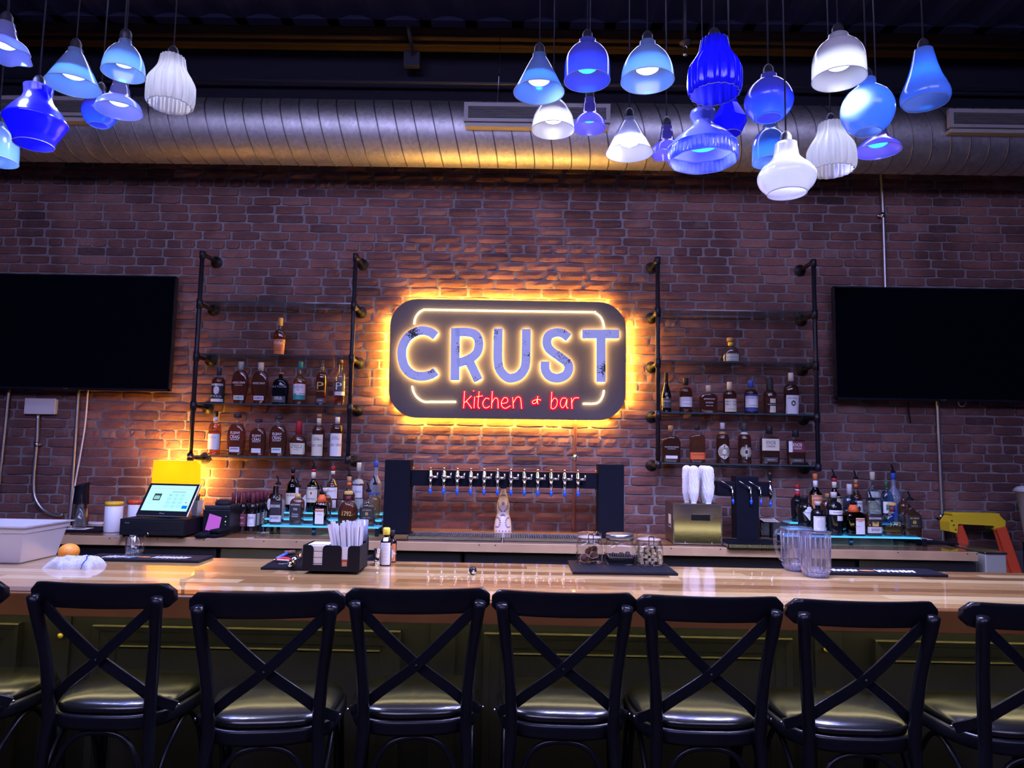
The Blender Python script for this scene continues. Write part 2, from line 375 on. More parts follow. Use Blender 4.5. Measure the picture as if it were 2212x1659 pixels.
# slot diffusers on the duct
DIFF = mat('diffuser_paint', (.34, .33, .34), .5); SLOT = mat('slot_dark', (.03, .03, .035), .6)
def diffuser(xl, xr, yt, label, yb):
    a = P(xl, yt, DY-DR-.05); b = P(xr, yb, DY-DR-.05); W = b.x-a.x; H = a.z-b.z
    t = thing('slot_diffuser', label, 'vent', (a.x, a.y, b.z), group='slot diffusers on the duct')
    boxes('frame', [(0, W, -.012, .02, H*.84, H), (0, W, -.012, .02, H*.24, H*.36), (0, .028, -.012, .02, H*.36, H*.84), (W-.028, W, -.012, .02, H*.36, H*.84)], DIFF, t)
    box('housing', (.015, W-.015, .016, .17, .03, H-.02), SLOT, t)
    box('lower_lip', (.01, W-.01, .0, .12, H*.06, H*.22), mat('diffuser_lip', (.38, .36, .34), .6), t, .004)
    n = 9
    for i in range(n):
        z = H*.36+(H*.48)*(i+.5)/n
        o = pyd('slat', [(.03, -.006, z-.002), (W-.03, -.006, z-.002), (W-.03, -.006, z+.0005), (.03, -.006, z+.0005), (.03, .012, z+.003), (W-.03, .012, z+.003), (W-.03, .012, z+.0055), (.03, .012, z+.0055)],
                [(0, 1, 2, 3), (4, 7, 6, 5), (0, 4, 5, 1), (3, 2, 6, 7), (0, 3, 7, 4), (1, 5, 6, 2)], DIFF, t)
diffuser(1003, 1318, 222, 'grey slot diffuser on the duct behind the right-hand pendants, above the lit sign', 280)
diffuser(-130, 196, 206, 'grey slot diffuser on the duct at far left behind the blue pendants', 265)
diffuser(2048, 2370, 236, 'grey slot diffuser on the duct at far right', 293)
t = thing('hanger_wire', 'thin hanger wire holding the duct, above the middle diffuser', 'wire', P(1074, 215, DY-.1))
tube('wire', [(0, 0, -.05), (0.012, 0, .24), (.015, 0, 4.5-t.location.z)], .0025, STEEL, t, 6)
lathe('turnbuckle', [(.15, .004), (.155, .007), (.185, .007), (.19, .004)], STEEL, t, 8, loc=(.008, 0, 0))

# ================================================================== LIT SIGN
SY = 5.115
def S(x, y, dy=0): return P(820+x/3.95, 620+y/3.95, SY+dy)
sc_ = S(1095, 618); sg = thing('wall_sign', 'back-lit dark rounded sign reading CRUST kitchen and bar in glowing letters on the brick wall', 'sign', sc_)
def SL(x, y, dy=0): return S(x, y, dy)-sc_
# panel outline with rounded corners
cor = [((89, 330), (94, 100), (325, 102)), ((1870, 127), (2100, 130), (2103, 360)), ((2100, 905), (2100, 1138), (1860, 1136)), ((310, 1115), (80, 1110), (79, 880))]
out = []
for a, c, b in cor:
    for k in range(9):
        q = k/8*pi/2; out.append((a[0]+(c[0]-a[0])*sin(q)+(b[0]-c[0])*(1-cos(q)), a[1]+(c[1]-a[1])*sin(q)+(b[1]-c[1])*(1-cos(q))))
n = len(out); vs = [SL(x, y, .0) for x, y in out]+[SL(x, y, .0)+Vector((0, .022, 0)) for x, y in out]
fs = [tuple(range(n)), tuple(range(2*n-1, n-1, -1))]+[(i, n+i, n+(i+1) % n, (i+1) % n) for i in range(n)]
PANEL = mat('sign_panel', (.095, .078, .085), .55, bump=.25, bscale=160)
o = pyd('sign_panel', vs, fs, PANEL, sg); fixn(o)
# distressed white letter faces, blue lamp light put into colour and a faint glow
m, nt, b, oo = nodes('sign_letter_face'); L = nt.links.new
tc = nt.nodes.new('ShaderNodeTexCoord'); n1 = nt.nodes.new('ShaderNodeTexNoise'); n1.inputs['Scale'].default_value = 150; n1.inputs['Detail'].default_value = 3; L(tc.outputs['Object'], n1.inputs[0])
n2 = nt.nodes.new('ShaderNodeTexNoise'); n2.inputs['Scale'].default_value = 8; L(tc.outputs['Object'], n2.inputs[0])
mu = nt.nodes.new('ShaderNodeMath'); mu.operation = 'MULTIPLY_ADD'; mu.inputs[1].default_value = 1.15; L(n2.outputs[0], mu.inputs[0]); L(n1.outputs[0], mu.inputs[2])
rp = nt.nodes.new('ShaderNodeValToRGB'); rp.color_ramp.interpolation = 'CONSTANT'; rp.color_ramp.elements[0].position = 0; rp.color_ramp.elements[0].color = (.42, .46, .86, 1)
rp.color_ramp.elements[1].position = .985; rp.color_ramp.elements[1].color = (.012, .012, .015, 1)
ms = nt.nodes.new('ShaderNodeMath'); ms.operation = 'MULTIPLY'; ms.inputs[1].default_value = .76; L(mu.outputs[0], ms.inputs[0]); L(ms.outputs[0], rp.inputs[0]); L(rp.outputs[0], b.inputs['Base Color'])
b.inputs['Roughness'].default_value = .6
L(rp.outputs[0], b.inputs['Emission Color']); b.inputs['Emission Strength'].default_value = .22
FACE = m
HALO = glow('letter_halo_led', (1, .60, .16), 34.0)
letters = {'C': [[(484, 424), (430, 388), (345, 379), (255, 425), (203, 510), (196, 600), (222, 690), (282, 748), (360, 766), (440, 752), (486, 722)]],
 'R': [[(650, 355), (645, 800)], [(650, 392), (760, 392), (828, 420), (850, 490), (828, 570), (760, 622), (665, 655)], [(762, 628), (846, 802)]],
 'U': [[(1013, 360), (1010, 620), (1030, 715), (1085, 772), (1130, 780), (1190, 758), (1235, 700), (1248, 620), (1252, 365)]],
 'S': [[(1612, 440), (1560, 402), (1500, 395), (1442, 420), (1425, 480), (1452, 540), (1530, 598), (1598, 650), (1612, 702), (1585, 755), (1520, 781), (1452, 765), (1413, 712), (1412, 640)]],
 'T': [[(1725, 407), (2040, 407)], [(1885, 390), (1885, 815)]]}
ux = mpp(sc_)/3.95
for ch, strokes in letters.items():
    fp, hp = [], []
    for st in strokes:
        pts = [SL(x, y) for x, y in st]
        if len(pts) > 2: pts = smooth_path(pts, 7)
        fp.append(sweepv([p+Vector((0, -.026, 0)) for p in pts], 0, flat=(38.5*ux, .004), nrm=(0, -1, 0)))
        hp.append(sweepv([p+Vector((0, -.0135, 0)) for p in pts], 0, flat=(36.5*ux, .0075), nrm=(0, -1, 0)))
    lo = join('letter', fp, FACE, sg, False); lo['label'] = 'blue-lit white distressed letter ' + ch
    join('letter_halo', hp, HALO, lo, False)
NEON = glow('warm_neon', (1, .72, .28), 11.0)
for st in ([(295, 318), (303, 270), (330, 225), (372, 197), (450, 194), (1100, 205), (1780, 214), (1832, 217), (1880, 250), (1905, 295), (1916, 352)],
           [(278, 845), (288, 890), (318, 940), (375, 977), (450, 980), (652, 980)], [(1914, 880), (1906, 925), (1880, 972), (1838, 994), (1735, 996)]):
    tube('neon_tube', smooth_path([SL(x, y, -.014) for x, y in st], 6), 7.5*ux, NEON, sg, 8)
RED = glow('red_neon_jacket', (1, .0, .02), 3.0); CORE = glow('neon_core', (1, .58, .16), 1.9)
word = {'k': [[(726, 890), (718, 1035)], [(785, 930), (725, 990)], [(742, 975), (787, 1036)]], 'i': [[(812, 937), (806, 1035)], [(803, 884), (804, 893)]],
 't': [[(850, 892), (840, 1015), (855, 1036)], [(826, 938), (880, 929)]], 'c': [[(936, 957), (907, 951), (882, 988), (890, 1024), (914, 1032), (940, 1018)]],
 'h': [[(962, 890), (955, 1036)], [(956, 995), (983, 951), (1008, 960), (1012, 1035)]], 'e': [[(1040, 995), (1086, 986), (1092, 955), (1064, 946), (1040, 983), (1046, 1020), (1075, 1036), (1117, 1014)]],
 'n': [[(1136, 942), (1141, 1036)], [(1141, 988), (1172, 942), (1202, 953), (1211, 1040)]], '&': [[(1376, 966), (1345, 960), (1306, 976), (1310, 996), (1335, 988), (1345, 960), (1349, 932)], [(1345, 962), (1350, 1002)]],
 'b': [[(1468, 896), (1462, 1036)], [(1463, 990), (1488, 951), (1514, 966), (1509, 1014), (1482, 1040), (1463, 1032)]],
 'a': [[(1592, 952), (1560, 950), (1540, 990), (1555, 1030), (1580, 1012), (1598, 958), (1594, 1018), (1608, 1036)]], 'r': [[(1635, 946), (1641, 1040)], [(1639, 988), (1660, 951), (1700, 946)]]}
for ch, sts in word.items():
    pj, pc = [], []
    for st in sts:
        p = [SL(x, y, -.006) for x, y in st]; p = smooth_path(p, 5) if len(p) > 2 else p
        pj.append(sweepv(p, 12*ux, 8)); pc.append(sweepv([q+Vector((0, -.0105, 0)) for q in p], 2.7*ux, 6))
    j = join('neon_letter', pj, RED, sg); j['label'] = 'red neon letter '+ch; join('neon_core', pc, CORE, j)
# LED strips hidden round the panel's back edge: they wash the bricks
AMB = (1, .46, .045); Wd = 1.62; Hd = .80
for nm, loc, sx, rot in (('top', (0, .046, .43), 1.5, (radians(180-26), 0, 0)), ('bot', (0, .046, -.43), 1.5, (radians(26), 0, 0))):
    lo = light('sign_back_led', 'AREA', loc, 13, AMB, sg, rot=rot, shape='RECTANGLE', size=sx, size_y=.03)
for sx in (-1, 1):
    light('sign_back_led', 'AREA', (sx*.875, .046, 0), 7.5, AMB, sg, rot=(radians(90), radians(0), radians(-sx*64)), shape='RECTANGLE', size=.012, size_y=.62)
for sx in (-1, 1):
    for sz in (-1, 1): light('sign_back_led', 'POINT', (sx*.80, .06, sz*.365), 1.1, AMB, sg, shadow_soft_size=.02)
for sx in (-.8, .8):
    for sz in (-.08, .08): tube('standoff', [(sx, .02, sz*4), (sx, .09, sz*4)], .01, STEEL, sg, 8)
# ================================================================== TELEVISIONS, CONDUITS
SCREEN = mat('tv_screen', (.002, .002, .004), .06, spec=.45); BEZ = mat('tv_bezel', (.01, .011, .018), .25)
def tv(xl, xr, yt, yb, label):
    Y = 5.07; ym = (yt+yb)/2; c = P((xl+xr)/2, ym, Y); k = mpp(c); W = (xr-xl)*k; H = (yb-yt)*k
    t = thing('television', label, 'television', c, group='wall televisions')
    box('housing', (-W/2, W/2, .006, .045, -H/2, H/2), BEZ, t, .004)
    box('screen', (-W/2+.008, W/2-.008, .0, .008, -H/2+.016, H/2-.008), SCREEN, t, .001)
    boxes('bezel', [(-W/2, W/2, -.003, .007, -H/2, -H/2+.016), (-W/2, W/2, -.003, .007, H/2-.008, H/2), (-W/2, -W/2+.008, -.003, .007, -H/2, H/2), (W/2-.008, W/2, -.003, .007, -H/2, H/2)], BEZ, t)
    box('wall_mount', (-.3, .3, .045, .125, -.2, .2), MATTE, t)
    lettering('LG', INKS['n'], t, .028, .008, lambda x, z: (x, -.0036, -H/2+.008+z))
tv(-70, 374, 591, 842, 'black wall television at left, above the white junction box')
tv(1804, 2262, 620, 867, 'black wall television at right, above the yellow ladder top')
EMT = mat('conduit_steel', (.42, .43, .46), .35, .9)
def conduit(label, pts, r=.0125, m=EMT, Y=5.165, straps=(), name='wall_conduit', cat='conduit'):
    w3 = [P(x, y, Y) for x, y in pts]; base = w3[-1].copy(); t = thing(name, label, cat, base)
    path = [p-base for p in w3]; path = smooth_path(path, 6) if len(path) > 2 else path
    tube('pipe', path, r, m, t, 10)
    for sx, sy in straps:
        c = P(sx, sy, Y)-base; box('strap', (c.x-.028, c.x+.028, .008, .028, c.z-.008, c.z+.008), STEEL, t, .003); tube('coupling', [c+Vector((0, 0, -.018)), c+Vector((0, 0, .018))], r*1.25, STEEL, t)
conduit('steel conduit at the left picture edge below the left television', [(19, 842), (10, 930), (-4, 1060), (-14, 1150)])
conduit('straight steel conduit beside the thin white cable under the left television', [(170, 840), (163, 945), (156, 1045), (148, 1150)])
conduit('thin white cable running down beside the steel conduit under the left television', [(190, 842), (184, 915), (173, 985), (160, 1060), (152, 1150)], .006, WHITE, name='white_cable', cat='cable')
conduit('steel conduit below the white junction box, bending right near the counter', [(82, 896), (79, 960), (73, 1030), (75, 1072), (92, 1100), (115, 1111), (136, 1112)], straps=((79, 960),))
conduit('steel conduit between the duct and the top of the right television', [(1903, 370), (1908, 470), (1913, 640)], straps=((1906, 465),))
conduit('steel conduit below the right television reaching the back counter', [(2024, 855), (2031, 1010), (2039, 1200)], straps=((2033, 1116),))
conduit('painted brick-red pipe running up the wall behind the long tap beam', [(1243, 900), (1241, 1030), (1239, 1150)], .012, mat('red_paint', (.14, .05, .045), .7), 5.185, straps=((1242, 988),))
conduit('black cord hanging below the right television', [(1962, 862), (1963, 890), (1967, 914)], .005, MATTE, name='black_cord', cat='cord')
conduit('small white cable loop showing under the right television', [(2069, 864), (2072, 875), (2080, 878), (2086, 872), (2087, 864)], .004, WHITE, name='cable_loop', cat='cable')
a = P(52, 894, 5.16); k = mpp(a); t = thing('junction_box', 'white rectangular wall box under the left television with a conduit below it', 'wall box', a)
box('cover', (0, 67*k, -.004, .004, .0, 34*k), WHITE, t, .002); box('body', (.006, 67*k-.006, .004, .038, .005, 34*k-.005), WHITE, t)
for sx in (.012, 67*k-.012):
    lathe('screw', [(0, .003), (.001, .0025)], STEEL, t, 8, loc=(sx, -.005, .008)).rotation_euler = (radians(90), 0, 0)
# ================================================================== PIPE SHELVES
SHG = glass('shelf_glass', (.90, .94, .94), .02, .8, .0); EDGE = mat('glass_edge', (.035, .07, .085), .12)
FLN = mat('flange_iron', (.012, .013, .02), .45, .5)
PY = 4.955
def pipe_shelf(xl, xr, ytop, ys, label, sh):
    """xl, xr: post columns; ys: rows of the four shelves at mid-width"""
    xm = (xl+xr)/2; base = P(xm, ys[-1], PY); t = thing('pipe_shelf', label, 'shelf', base, group='black pipe shelves')
    XL = P(xl, 770, PY).x-base.x; XR = P(xr, 770, PY).x-base.x; zt = P(xm, ytop, PY).z-base.z; zs = [P(xm, y, PY).z-base.z for y in ys]; D = WALL-PY
    for X in (XL, XR):
        tube('post', [(X, 0, zs[-1]-.012), (X, 0, zt)], .0155, IRON, t, 12)
        for i, z in enumerate([zt]+[q-.012 for q in zs]):
            tube('bracket_arm', [(X, 0, z), (X, D-.01, z)], .0145, IRON, t, 12)
            cl = (.021 if i else .02)
            pj = [sweepv([(X, 0, z-.032), (X, 0, z+.032)] if 0 < i < 4 else ([(X, 0, z-.035), (X, 0, z+.016)] if i == 0 else [(X, 0, z-.016), (X, 0, z+.035)]), cl, 12), sweepv([(X, -.002, z), (X, .035, z)], .0195, 12)]
            join('tee_fitting', pj, IRON, t)
            f = lathe('flange', [(0, .043), (.006, .043), (.0075, .041), (.009, .024), (.022, .021)], FLN, t, 24); f.rotation_euler = (radians(90), 0, 0); f.location = (X, D-.002, z)
            for q in range(4):
                a = pi/4+q*pi/2; sc = lathe('screw', [(0, .0032), (.0015, .002)], STEEL, f, 8, loc=(.032*cos(a), .032*sin(a), .006))
    for z in zs:
        g = box('glass_shelf', (XL+.012, XR+.02, .005, D-.02, z+.004, z+.0115), SHG, t)
        box('shelf_edge', (XL+.012, XR+.02, .003, .0055, z+.0035, z+.012), EDGE, g); box('shelf_edge', (XL+.012, XR+.02, D-.021, D-.018, z+.0035, z+.012), EDGE, g)
    sh[:] = [base.z+z+.0118 for z in zs]; return t
SL_Z, SR_Z = [], []
pipe_shelf(424, 760, 550, (655, 769, 876, 990), 'black iron pipe shelf with glass boards, left of the lit sign', SL_Z)
pipe_shelf(1421, 1762, 563, (673, 784, 896, 1006), 'black iron pipe shelf with glass boards, right of the lit sign', SR_Z)
# ================================================================== BAR
WOOD = tinted('bar_top_wood', [(.10, .040, .012), (.23, .108, .034), (.41, .232, .082), (.55, .36, .145), (.67, .50, .24)], rough=.3, bump=0, bscale=7, coat=1, stretch=(1.2, 14, 3), grain=.55)
EDGEW = mat('bar_edge_wood', (.17, .068, .018), .3, coat=.6, var=.35, vscale=5)
PALEW = mat('counter_edge_wood', (.42, .27, .15), .35, coat=.5, var=.3, vscale=6)
def planks(parent, x0, x1, y0, y1, z0, z1, rows, seed, lo=.7, hi=1.7, bias=.5):
    r = random.Random(seed); dy = (y1-y0)/rows
    for i in range(rows):
        x = x0
        while x < x1-.01:
            L = r.uniform(lo, hi); e = min(x1, x+L); e = x1 if x1-e < .25 else e
            o = box('plank', (x, e-.0008, y0+i*dy, y0+(i+1)*dy-.0008, z0, z1), WOOD, parent)
            a = o.data.attributes.new('tint', 'FLOAT', 'POINT'); tv_ = min(1, max(0, r.gauss(bias, .33))); a.data.foreach_set('value', [tv_]*8); x = e
bar = thing('bar_counter', 'long bar with glossy laminated wood top and black panelled front behind the stools', 'bar', (0, 2.85, 0))
bar.location = (0, 0, 0)
planks(bar, -3.3, 3.3, BARF, BARB, BARZ-.04, BARZ, 11, 5, bias=.56)
box('top_core', (-3.3, 3.3, BARF+.01, BARB-.01, BARZ-.075, BARZ-.041), EDGEW, bar)
box('edge_board', (-3.3, 3.3, BARF-.022, BARF-.0005, BARZ-.078, BARZ-.002), EDGEW, bar, .004)
PB = mat('panel_black', (.018, .019, .020), .5, spec=.3, bump=.15, bscale=30, var=.35, vscale=6)
BF = 2.72
box('front_board', (-3.3, 3.3, BF, BF+.03, .0, BARZ-.075), PB, bar)
box('back_board', (-3.3, 3.3, BARB-.14, BARB-.11, .0, BARZ-.075), MATTE, bar)
def atbf(x, y): return P(x, y, BF)
LEDGE_LIGHT = mat('painted_ledge_light', (.20, .18, .11), .4, var=.5, vscale=20)  # pale yellow strips: LED light on the moulding ledges painted as colour
def moulding(x0, x1, z0, z1):
    t = box('panel_board', (x0+.07, x1-.07, BF-.006, BF+.004, z0+.07, z1-.07), PB, bar, .002)
    for nm, a, b, dpt in (('outer_moulding', 0, .022, .030), ('middle_moulding', .022, .058, .02), ('inner_moulding', .058, .078, .012)):
        A, B, C, D = x0+a, x1-a, z0+a, z1-a; a2 = b-a
        vs, fs = [], []
        for q in ((A, C), (B, C), (B, D), (A, D)): vs.append((q[0], BF-dpt, q[1]))
        for q in ((A+a2, C+a2), (B-a2, C+a2), (B-a2, D-a2), (A+a2, D-a2)): vs.append((q[0], BF-dpt*.8, q[1]))
        for q in ((A, C), (B, C), (B, D), (A, D)): vs.append((q[0], BF+.001, q[1]))
        for q in ((A+a2, C+a2), (B-a2, C+a2), (B-a2, D-a2), (A+a2, D-a2)): vs.append((q[0], BF+.001, q[1]))
        for i in range(4):
            j = (i+1) % 4; fs += [(i, j, 4+j, 4+i), (8+i, i, j, 8+j)[::-1], (4+i, 4+j, 12+j, 12+i)]
        o = pyd(nm, vs, fs, PB, t); fixn(o)
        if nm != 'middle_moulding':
            boxes('ledge_light_strip', [(A, B, BF-dpt-.0015, BF-dpt+.006, D-.0035, D+.0012) if nm[0] == 'o' else (A+a2, B-a2, BF-dpt-.003, BF-dpt+.008, D-a2-.001, D-a2+.004)], LEDGE_LIGHT, o)
zt = atbf(1370, 1369).z; zb = .20
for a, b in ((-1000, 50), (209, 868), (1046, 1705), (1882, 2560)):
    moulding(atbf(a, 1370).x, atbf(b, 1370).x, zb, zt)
KN = mat('brass_knob', (.75, .55, .08), .3, .3)
for a, b, kn in ((100, 155, (139, 1370)), (930, 985, None), (1757, 1816, (1779, 1399))):
    x0, x1 = atbf(a, 1370).x, atbf(b, 1370).x; pl = box('pilaster', (x0, x1, BF-.012, BF+.002, .12, BARZ-.08), PB, bar, .002)
    if kn:
        c = atbf(*kn); h = lathe('knob', [(0, .004), (.006, .005), (.008, .009), (.013, .0105), (.017, .007), (.018, .0)], KN, pl, 14, cap=(True, False)); h.rotation_euler = (radians(90), 0, 0); h.location = (c.x, BF-.012, c.z)
box('kick_board', (-3.3, 3.3, BF-.02, BF, 0, .12), PB, bar)
hk = sweepv(smooth_path([(0, 0, 0), (0, -.005, -.018), (0, -.02, -.03), (0, -.036, -.022), (0, -.038, -.008)], 4), .006, 8)
for i, x in enumerate((74, 186, 600, 902, 1018, 1370, 1738, 1795)):
    c = P(x, 1326+x*.0135, BF-.02); t = thing('purse_hook', 'small brass hook under the bar edge, hook %s counted from the left' % ['one', 'two', 'three', 'four', 'five', 'six', 'seven', 'eight'][i], 'hook', (c.x, BF-.012, BARZ-.082), group='hooks under the bar')
    box('plate', (-.008, .008, -.003, .012, -.03, 0), KN, t, .002); join('hook', [hk], KN, t)
# LED strips under the overhang: yellow-green wash on the panels, stools and aisle
light('under_bar_led', 'AREA', (0, BARF+.06, BARZ-.080), 4.6, (1, .84, .42), rot=(radians(4), 0, 0), shape='RECTANGLE', size=5.4, size_y=.035)
light('under_bar_led', 'AREA', (0, BARB-.05, BARZ-.09), 1.6, (1, .85, .42), rot=(radians(40), 0, 0), shape='RECTANGLE', size=5.4, size_y=.02)
light('under_bar_led', 'AREA', (0, BF-.05, BARZ-.085), 1.3, (1, .86, .36), rot=(0, 0, 0), shape='RECTANGLE', size=5.4, size_y=.012)
# ---- back counter
bx0, bx1 = -3.5, PZ(2124, 1195, BBZ).x
bb = thing('back_counter', 'glossy wooden back counter running along the brick wall behind the bar', 'counter', (0, 4.8, .94)); bb.location = (0, 0, 0)
planks(bb, bx0, bx1, BBF+.02, WALL-.008, BBZ-.05, BBZ, 7, 9, bias=.22)
box('edge_board', (bx0, bx1, BBF, BBF+.0195, BBZ-.056, BBZ-.001), PALEW, bb, .003)
NAIL = mat('nail_hole', (.02, .015, .01), .9)
for x in (237, 340, 440, 570, 640, 712, 1035, 1070, 1450, 1556, 1645, 1940, 2090, 2110):
    c = P(x, 1163.5+(x-480)*.0178+4, BBF); lathe('nail_hole', [(0, .004), (.0006, .004)], NAIL, bb, 8, loc=(c.x, BBF, c.z)).rotation_euler = (radians(90), 0, 0)
DKC = mat('cooler_black', (.014, .015, .022), .4); BRS = mat('brushed_dark_steel', (.34, .34, .32), .35, 1, bump=.25, bscale=120)
cuts = [-3.5] + [P(x, 1200, BBF+.06).x for x in (-30, 300, 472, 655, 1000, 1350, 1720, 1850, 2112)]
sty = ['b', 'b', 'n', 's', 'b', 'b', 'b', 'b', 's']
desc = ['at the far left', 'under the cash drawer', 'under the wine bottles, with a visible panel edge', 'of brushed steel under the lit bottle steps', 'under the left tap column', 'under the jars', 'under the glass washer', 'behind the two pitchers', 'of brushed steel below the right counter end']
for i in range(9):
    a, b = cuts[i]+.006, cuts[i+1]-.006; y0 = BBF+.05
    t = thing('back_bar_cooler', ('dark undercounter cooler ' if sty[i] != 's' else 'undercounter cooler ')+desc[i], 'cooler', ((a+b)/2, 0, 0)); h = (b-a)/2
    mm = BRS if sty[i] == 's' else (mat('cooler_navy', (.03, .034, .05), .35) if sty[i] == 'n' else DKC)
    box('body', (-h, h, y0+.04, WALL-.05, .05, BBZ-.06), DKC, t); d = box('door', (-h+.006, h-.006, y0, y0+.038, .09, BBZ-.065), mm, t, .006)
    tube('handle', [(-h+.05, y0-.03, .55), (-h+.05, y0-.03, .85)], .008, STEEL, d, 8)
# steel cabinet past the end of the counter
a = P(2128, 1197, BBF+.03); b = P(2176, 1240, BBF+.03)
t = thing('steel_cabinet', 'small stainless steel cabinet at the right end of the back counter', 'cabinet', (a.x, a.y, 0))
box('body', (0, b.x-a.x, 0, .5, .05, a.z), mat('satin_steel', (.5, .5, .44), .5, .45), t, .006); box('top_lip', (-.004, b.x-a.x+.004, -.006, .5, a.z, a.z+.012), STEEL, t, .003)
# ================================================================== BAR STOOLS
SEATM = mat('seat_vinyl', (.007, .0075, .008), .21, bump=.04, bscale=120); CHW = mat('stool_black', (.005, .0055, .009), .3, spec=.25, bump=.06, bscale=25, var=.4)
def sq_outline(w, d, n=40, e=3.2, y0=0):
    r = []
    for k in range(n):
        a = 2*pi*k/n; c, s = cos(a), sin(a)
        x = w*math.copysign(abs(c)**(2/e), c); y = d*math.copysign(abs(s)**(2/e), s)
        x *= 1+.10*y/d; r.append((x, y+y0))
    return r
def slab(name, ol, prof, m, parent):
    """prof: (z, inset) rings"""
    vs, fs = [], []; n = len(ol); cx = sum(p[0] for p in ol)/n; cy = sum(p[1] for p in ol)/n
    for z, ins in prof:
        for x, y in ol:
            l = math.hypot(x-cx, y-cy); vs.append((cx+(x-cx)*(1-ins/l), cy+(y-cy)*(1-ins/l), z))
    for i in range(len(prof)-1):
        for j in range(n): fs.append((i*n+j, i*n+(j+1) % n, (i+1)*n+(j+1) % n, (i+1)*n+j))
    fs.append(tuple(range(n))[::-1]); fs.append(tuple((len(prof)-1)*n+j for j in range(n)))
    o = pyd(name, vs, fs, m, parent, True); fixn(o); return o
def stool_parts(t):
    ol = sq_outline(.205, .195)
    slab('seat_frame', ol, [(.700, .012), (.702, .004), (.712, 0), (.738, 0), (.744, .004), (.745, .02)], CHW, t)
    slab('seat_pad', ol, [(.745, .018), (.753, .010), (.762, .012), (.769, .018), (.774, .028), (.7795, .046), (.7845, .076), (.788, .116), (.7893, .17)], SEATM, t)
    for s in (-1, 1):
        tube('back_leg', smooth_path([(s*.195, -.235, 0), (s*.172, -.205, .35), (s*.155, -.186, .66), (s*.152, -.186, .76), (s*.163, -.205, .92), (s*.184, -.252, 1.105)], 6), [.014]*6+[.0155]*6+[.0175]*6+[.018]*6+[.018]*6+[.017], CHW, t, 14)
        tube('front_leg', [(s*.175, .155, .705), (s*.19, .185, .35), (s*.2, .2, 0)], [.019, .017, .014], CHW, t, 12)
    # bowed top rail
    n = 21; vs, fs = [], []
    for i in range(n):
        q = -1+2*i/(n-1); x = .216*q; y = -.262+.036*q*q; e = abs(q)
        hh = .0375*(1 if e < .86 else math.sqrt(max(.05, 1-((e-.86)/.155)**2)))
        zc = 1.103; tk = .0125
        ring = [(-tk, -hh*.75), (-tk*.6, -hh), (tk*.6, -hh), (tk, -hh*.75), (tk, hh*.75), (tk*.6, hh), (-tk*.6, hh), (-tk, hh*.75)]
        vs += [(x, y+.026+a-b*.22, zc+b) for a, b in ring]
    for i in range(n-1):
        for j in range(8): fs.append((i*8+j, i*8+(j+1) % 8, (i+1)*8+(j+1) % 8, (i+1)*8+j))
    fs += [tuple(range(8)), tuple((n-1)*8+j for j in range(8))]
    o = pyd('top_rail', vs, fs, CHW, t); fixn(o); sharp(o, 50)
    for s in (-1, 1):
        p = smooth_path([(s*.168, -.222, 1.075), (s*.10, -.223, 1.01), (0, -.212-.005*s, .915), (-s*.10, -.186-.003*s, .835), (-s*.155, -.160, .785), (-s*.196, -.115, .752)], 6)
        tube('cross_strap', p, 0, CHW, t, flat=(.0155, .0045), nrm=lambda q: Vector((q.x*1.2, -1, .25)))
        lathe('strap_screw', [(0, .005), (.003, .003)], STEEL, t, 8, loc=(-s*.207, -.118, .757)).rotation_euler = (radians(90), 0, radians(-s*40))
    lathe('strap_screw', [(0, .005), (.003, .004)], IRON, t, 8, loc=(0, -.224, .915)).rotation_euler = (radians(90), 0, 0)
    tube('back_hoop', smooth_path([(-.15, -.185, .42), (-.135, -.18, .56), (-.085, -.178, .668), (0, -.178, .694), (.085, -.178, .668), (.135, -.18, .56), (.15, -.185, .42)], 6), .0085, CHW, t, 10)
    for s in (-1, 1):
        tube('side_hoop', smooth_path([(s*.165, -.17, .42), (s*.172, -.14, .58), (s*.178, 0, .69), (s*.182, .1, .60), (s*.182, .16, .42)], 6), .0085, CHW, t, 10)
    tube('foot_rail', [(-.19, .186, .3), (.19, .186, .3)], .011, CHW, t, 10)
    for s in (-1, 1): tube('stretcher', [(s*.175, -.205, .26), (s*.19, .19, .26)], .009, CHW, t, 10)
    tube('stretcher', [(-.175, -.21, .22), (.175, -.21, .22)], .009, CHW, t, 10)
stools = [(-167, 2.14, 0, 'black cross-back bar stool cut off by the left picture edge'), (206, 2.14, 0, 'black cross-back bar stool, leftmost of those seen whole, below the white tub'),
 (574, 2.055, 8, 'black cross-back bar stool turned slightly, second from the left of those seen whole'), (903, 2.15, 6, 'black cross-back bar stool directly below the black straw caddy'),
 (1219, 2.14, -2, 'black cross-back bar stool below the small black stopper at mid bar'), (1541, 2.115, 0, 'black cross-back bar stool below the three glass jars'),
 (1876, 2.09, -1, 'black cross-back bar stool below the two clear pitchers'), (2262, 2.09, 0, 'black cross-back bar stool cut off by the right picture edge')]
proto = None
for x, Y, rz, lab in stools:
    c = P(x, 1300+(x-1219)*.0195, Y)
    loc = (c.x, Y+.25, 0)
    if proto is None:
        proto = thing('bar_stool', lab, 'stool', loc, radians(rz), 'bar stools'); stool_parts(proto); t = proto
    else:
        t = proto.copy(); COL.objects.link(t); t['label'] = lab
        for chd in proto.children: q = chd.copy(); COL.objects.link(q); q.parent = t
    # turn about the middle of the back rest
    a = radians(rz); t.rotation_euler = (0, 0, a); t.location = (c.x-.25*sin(a), Y+.25*cos(a), 0)
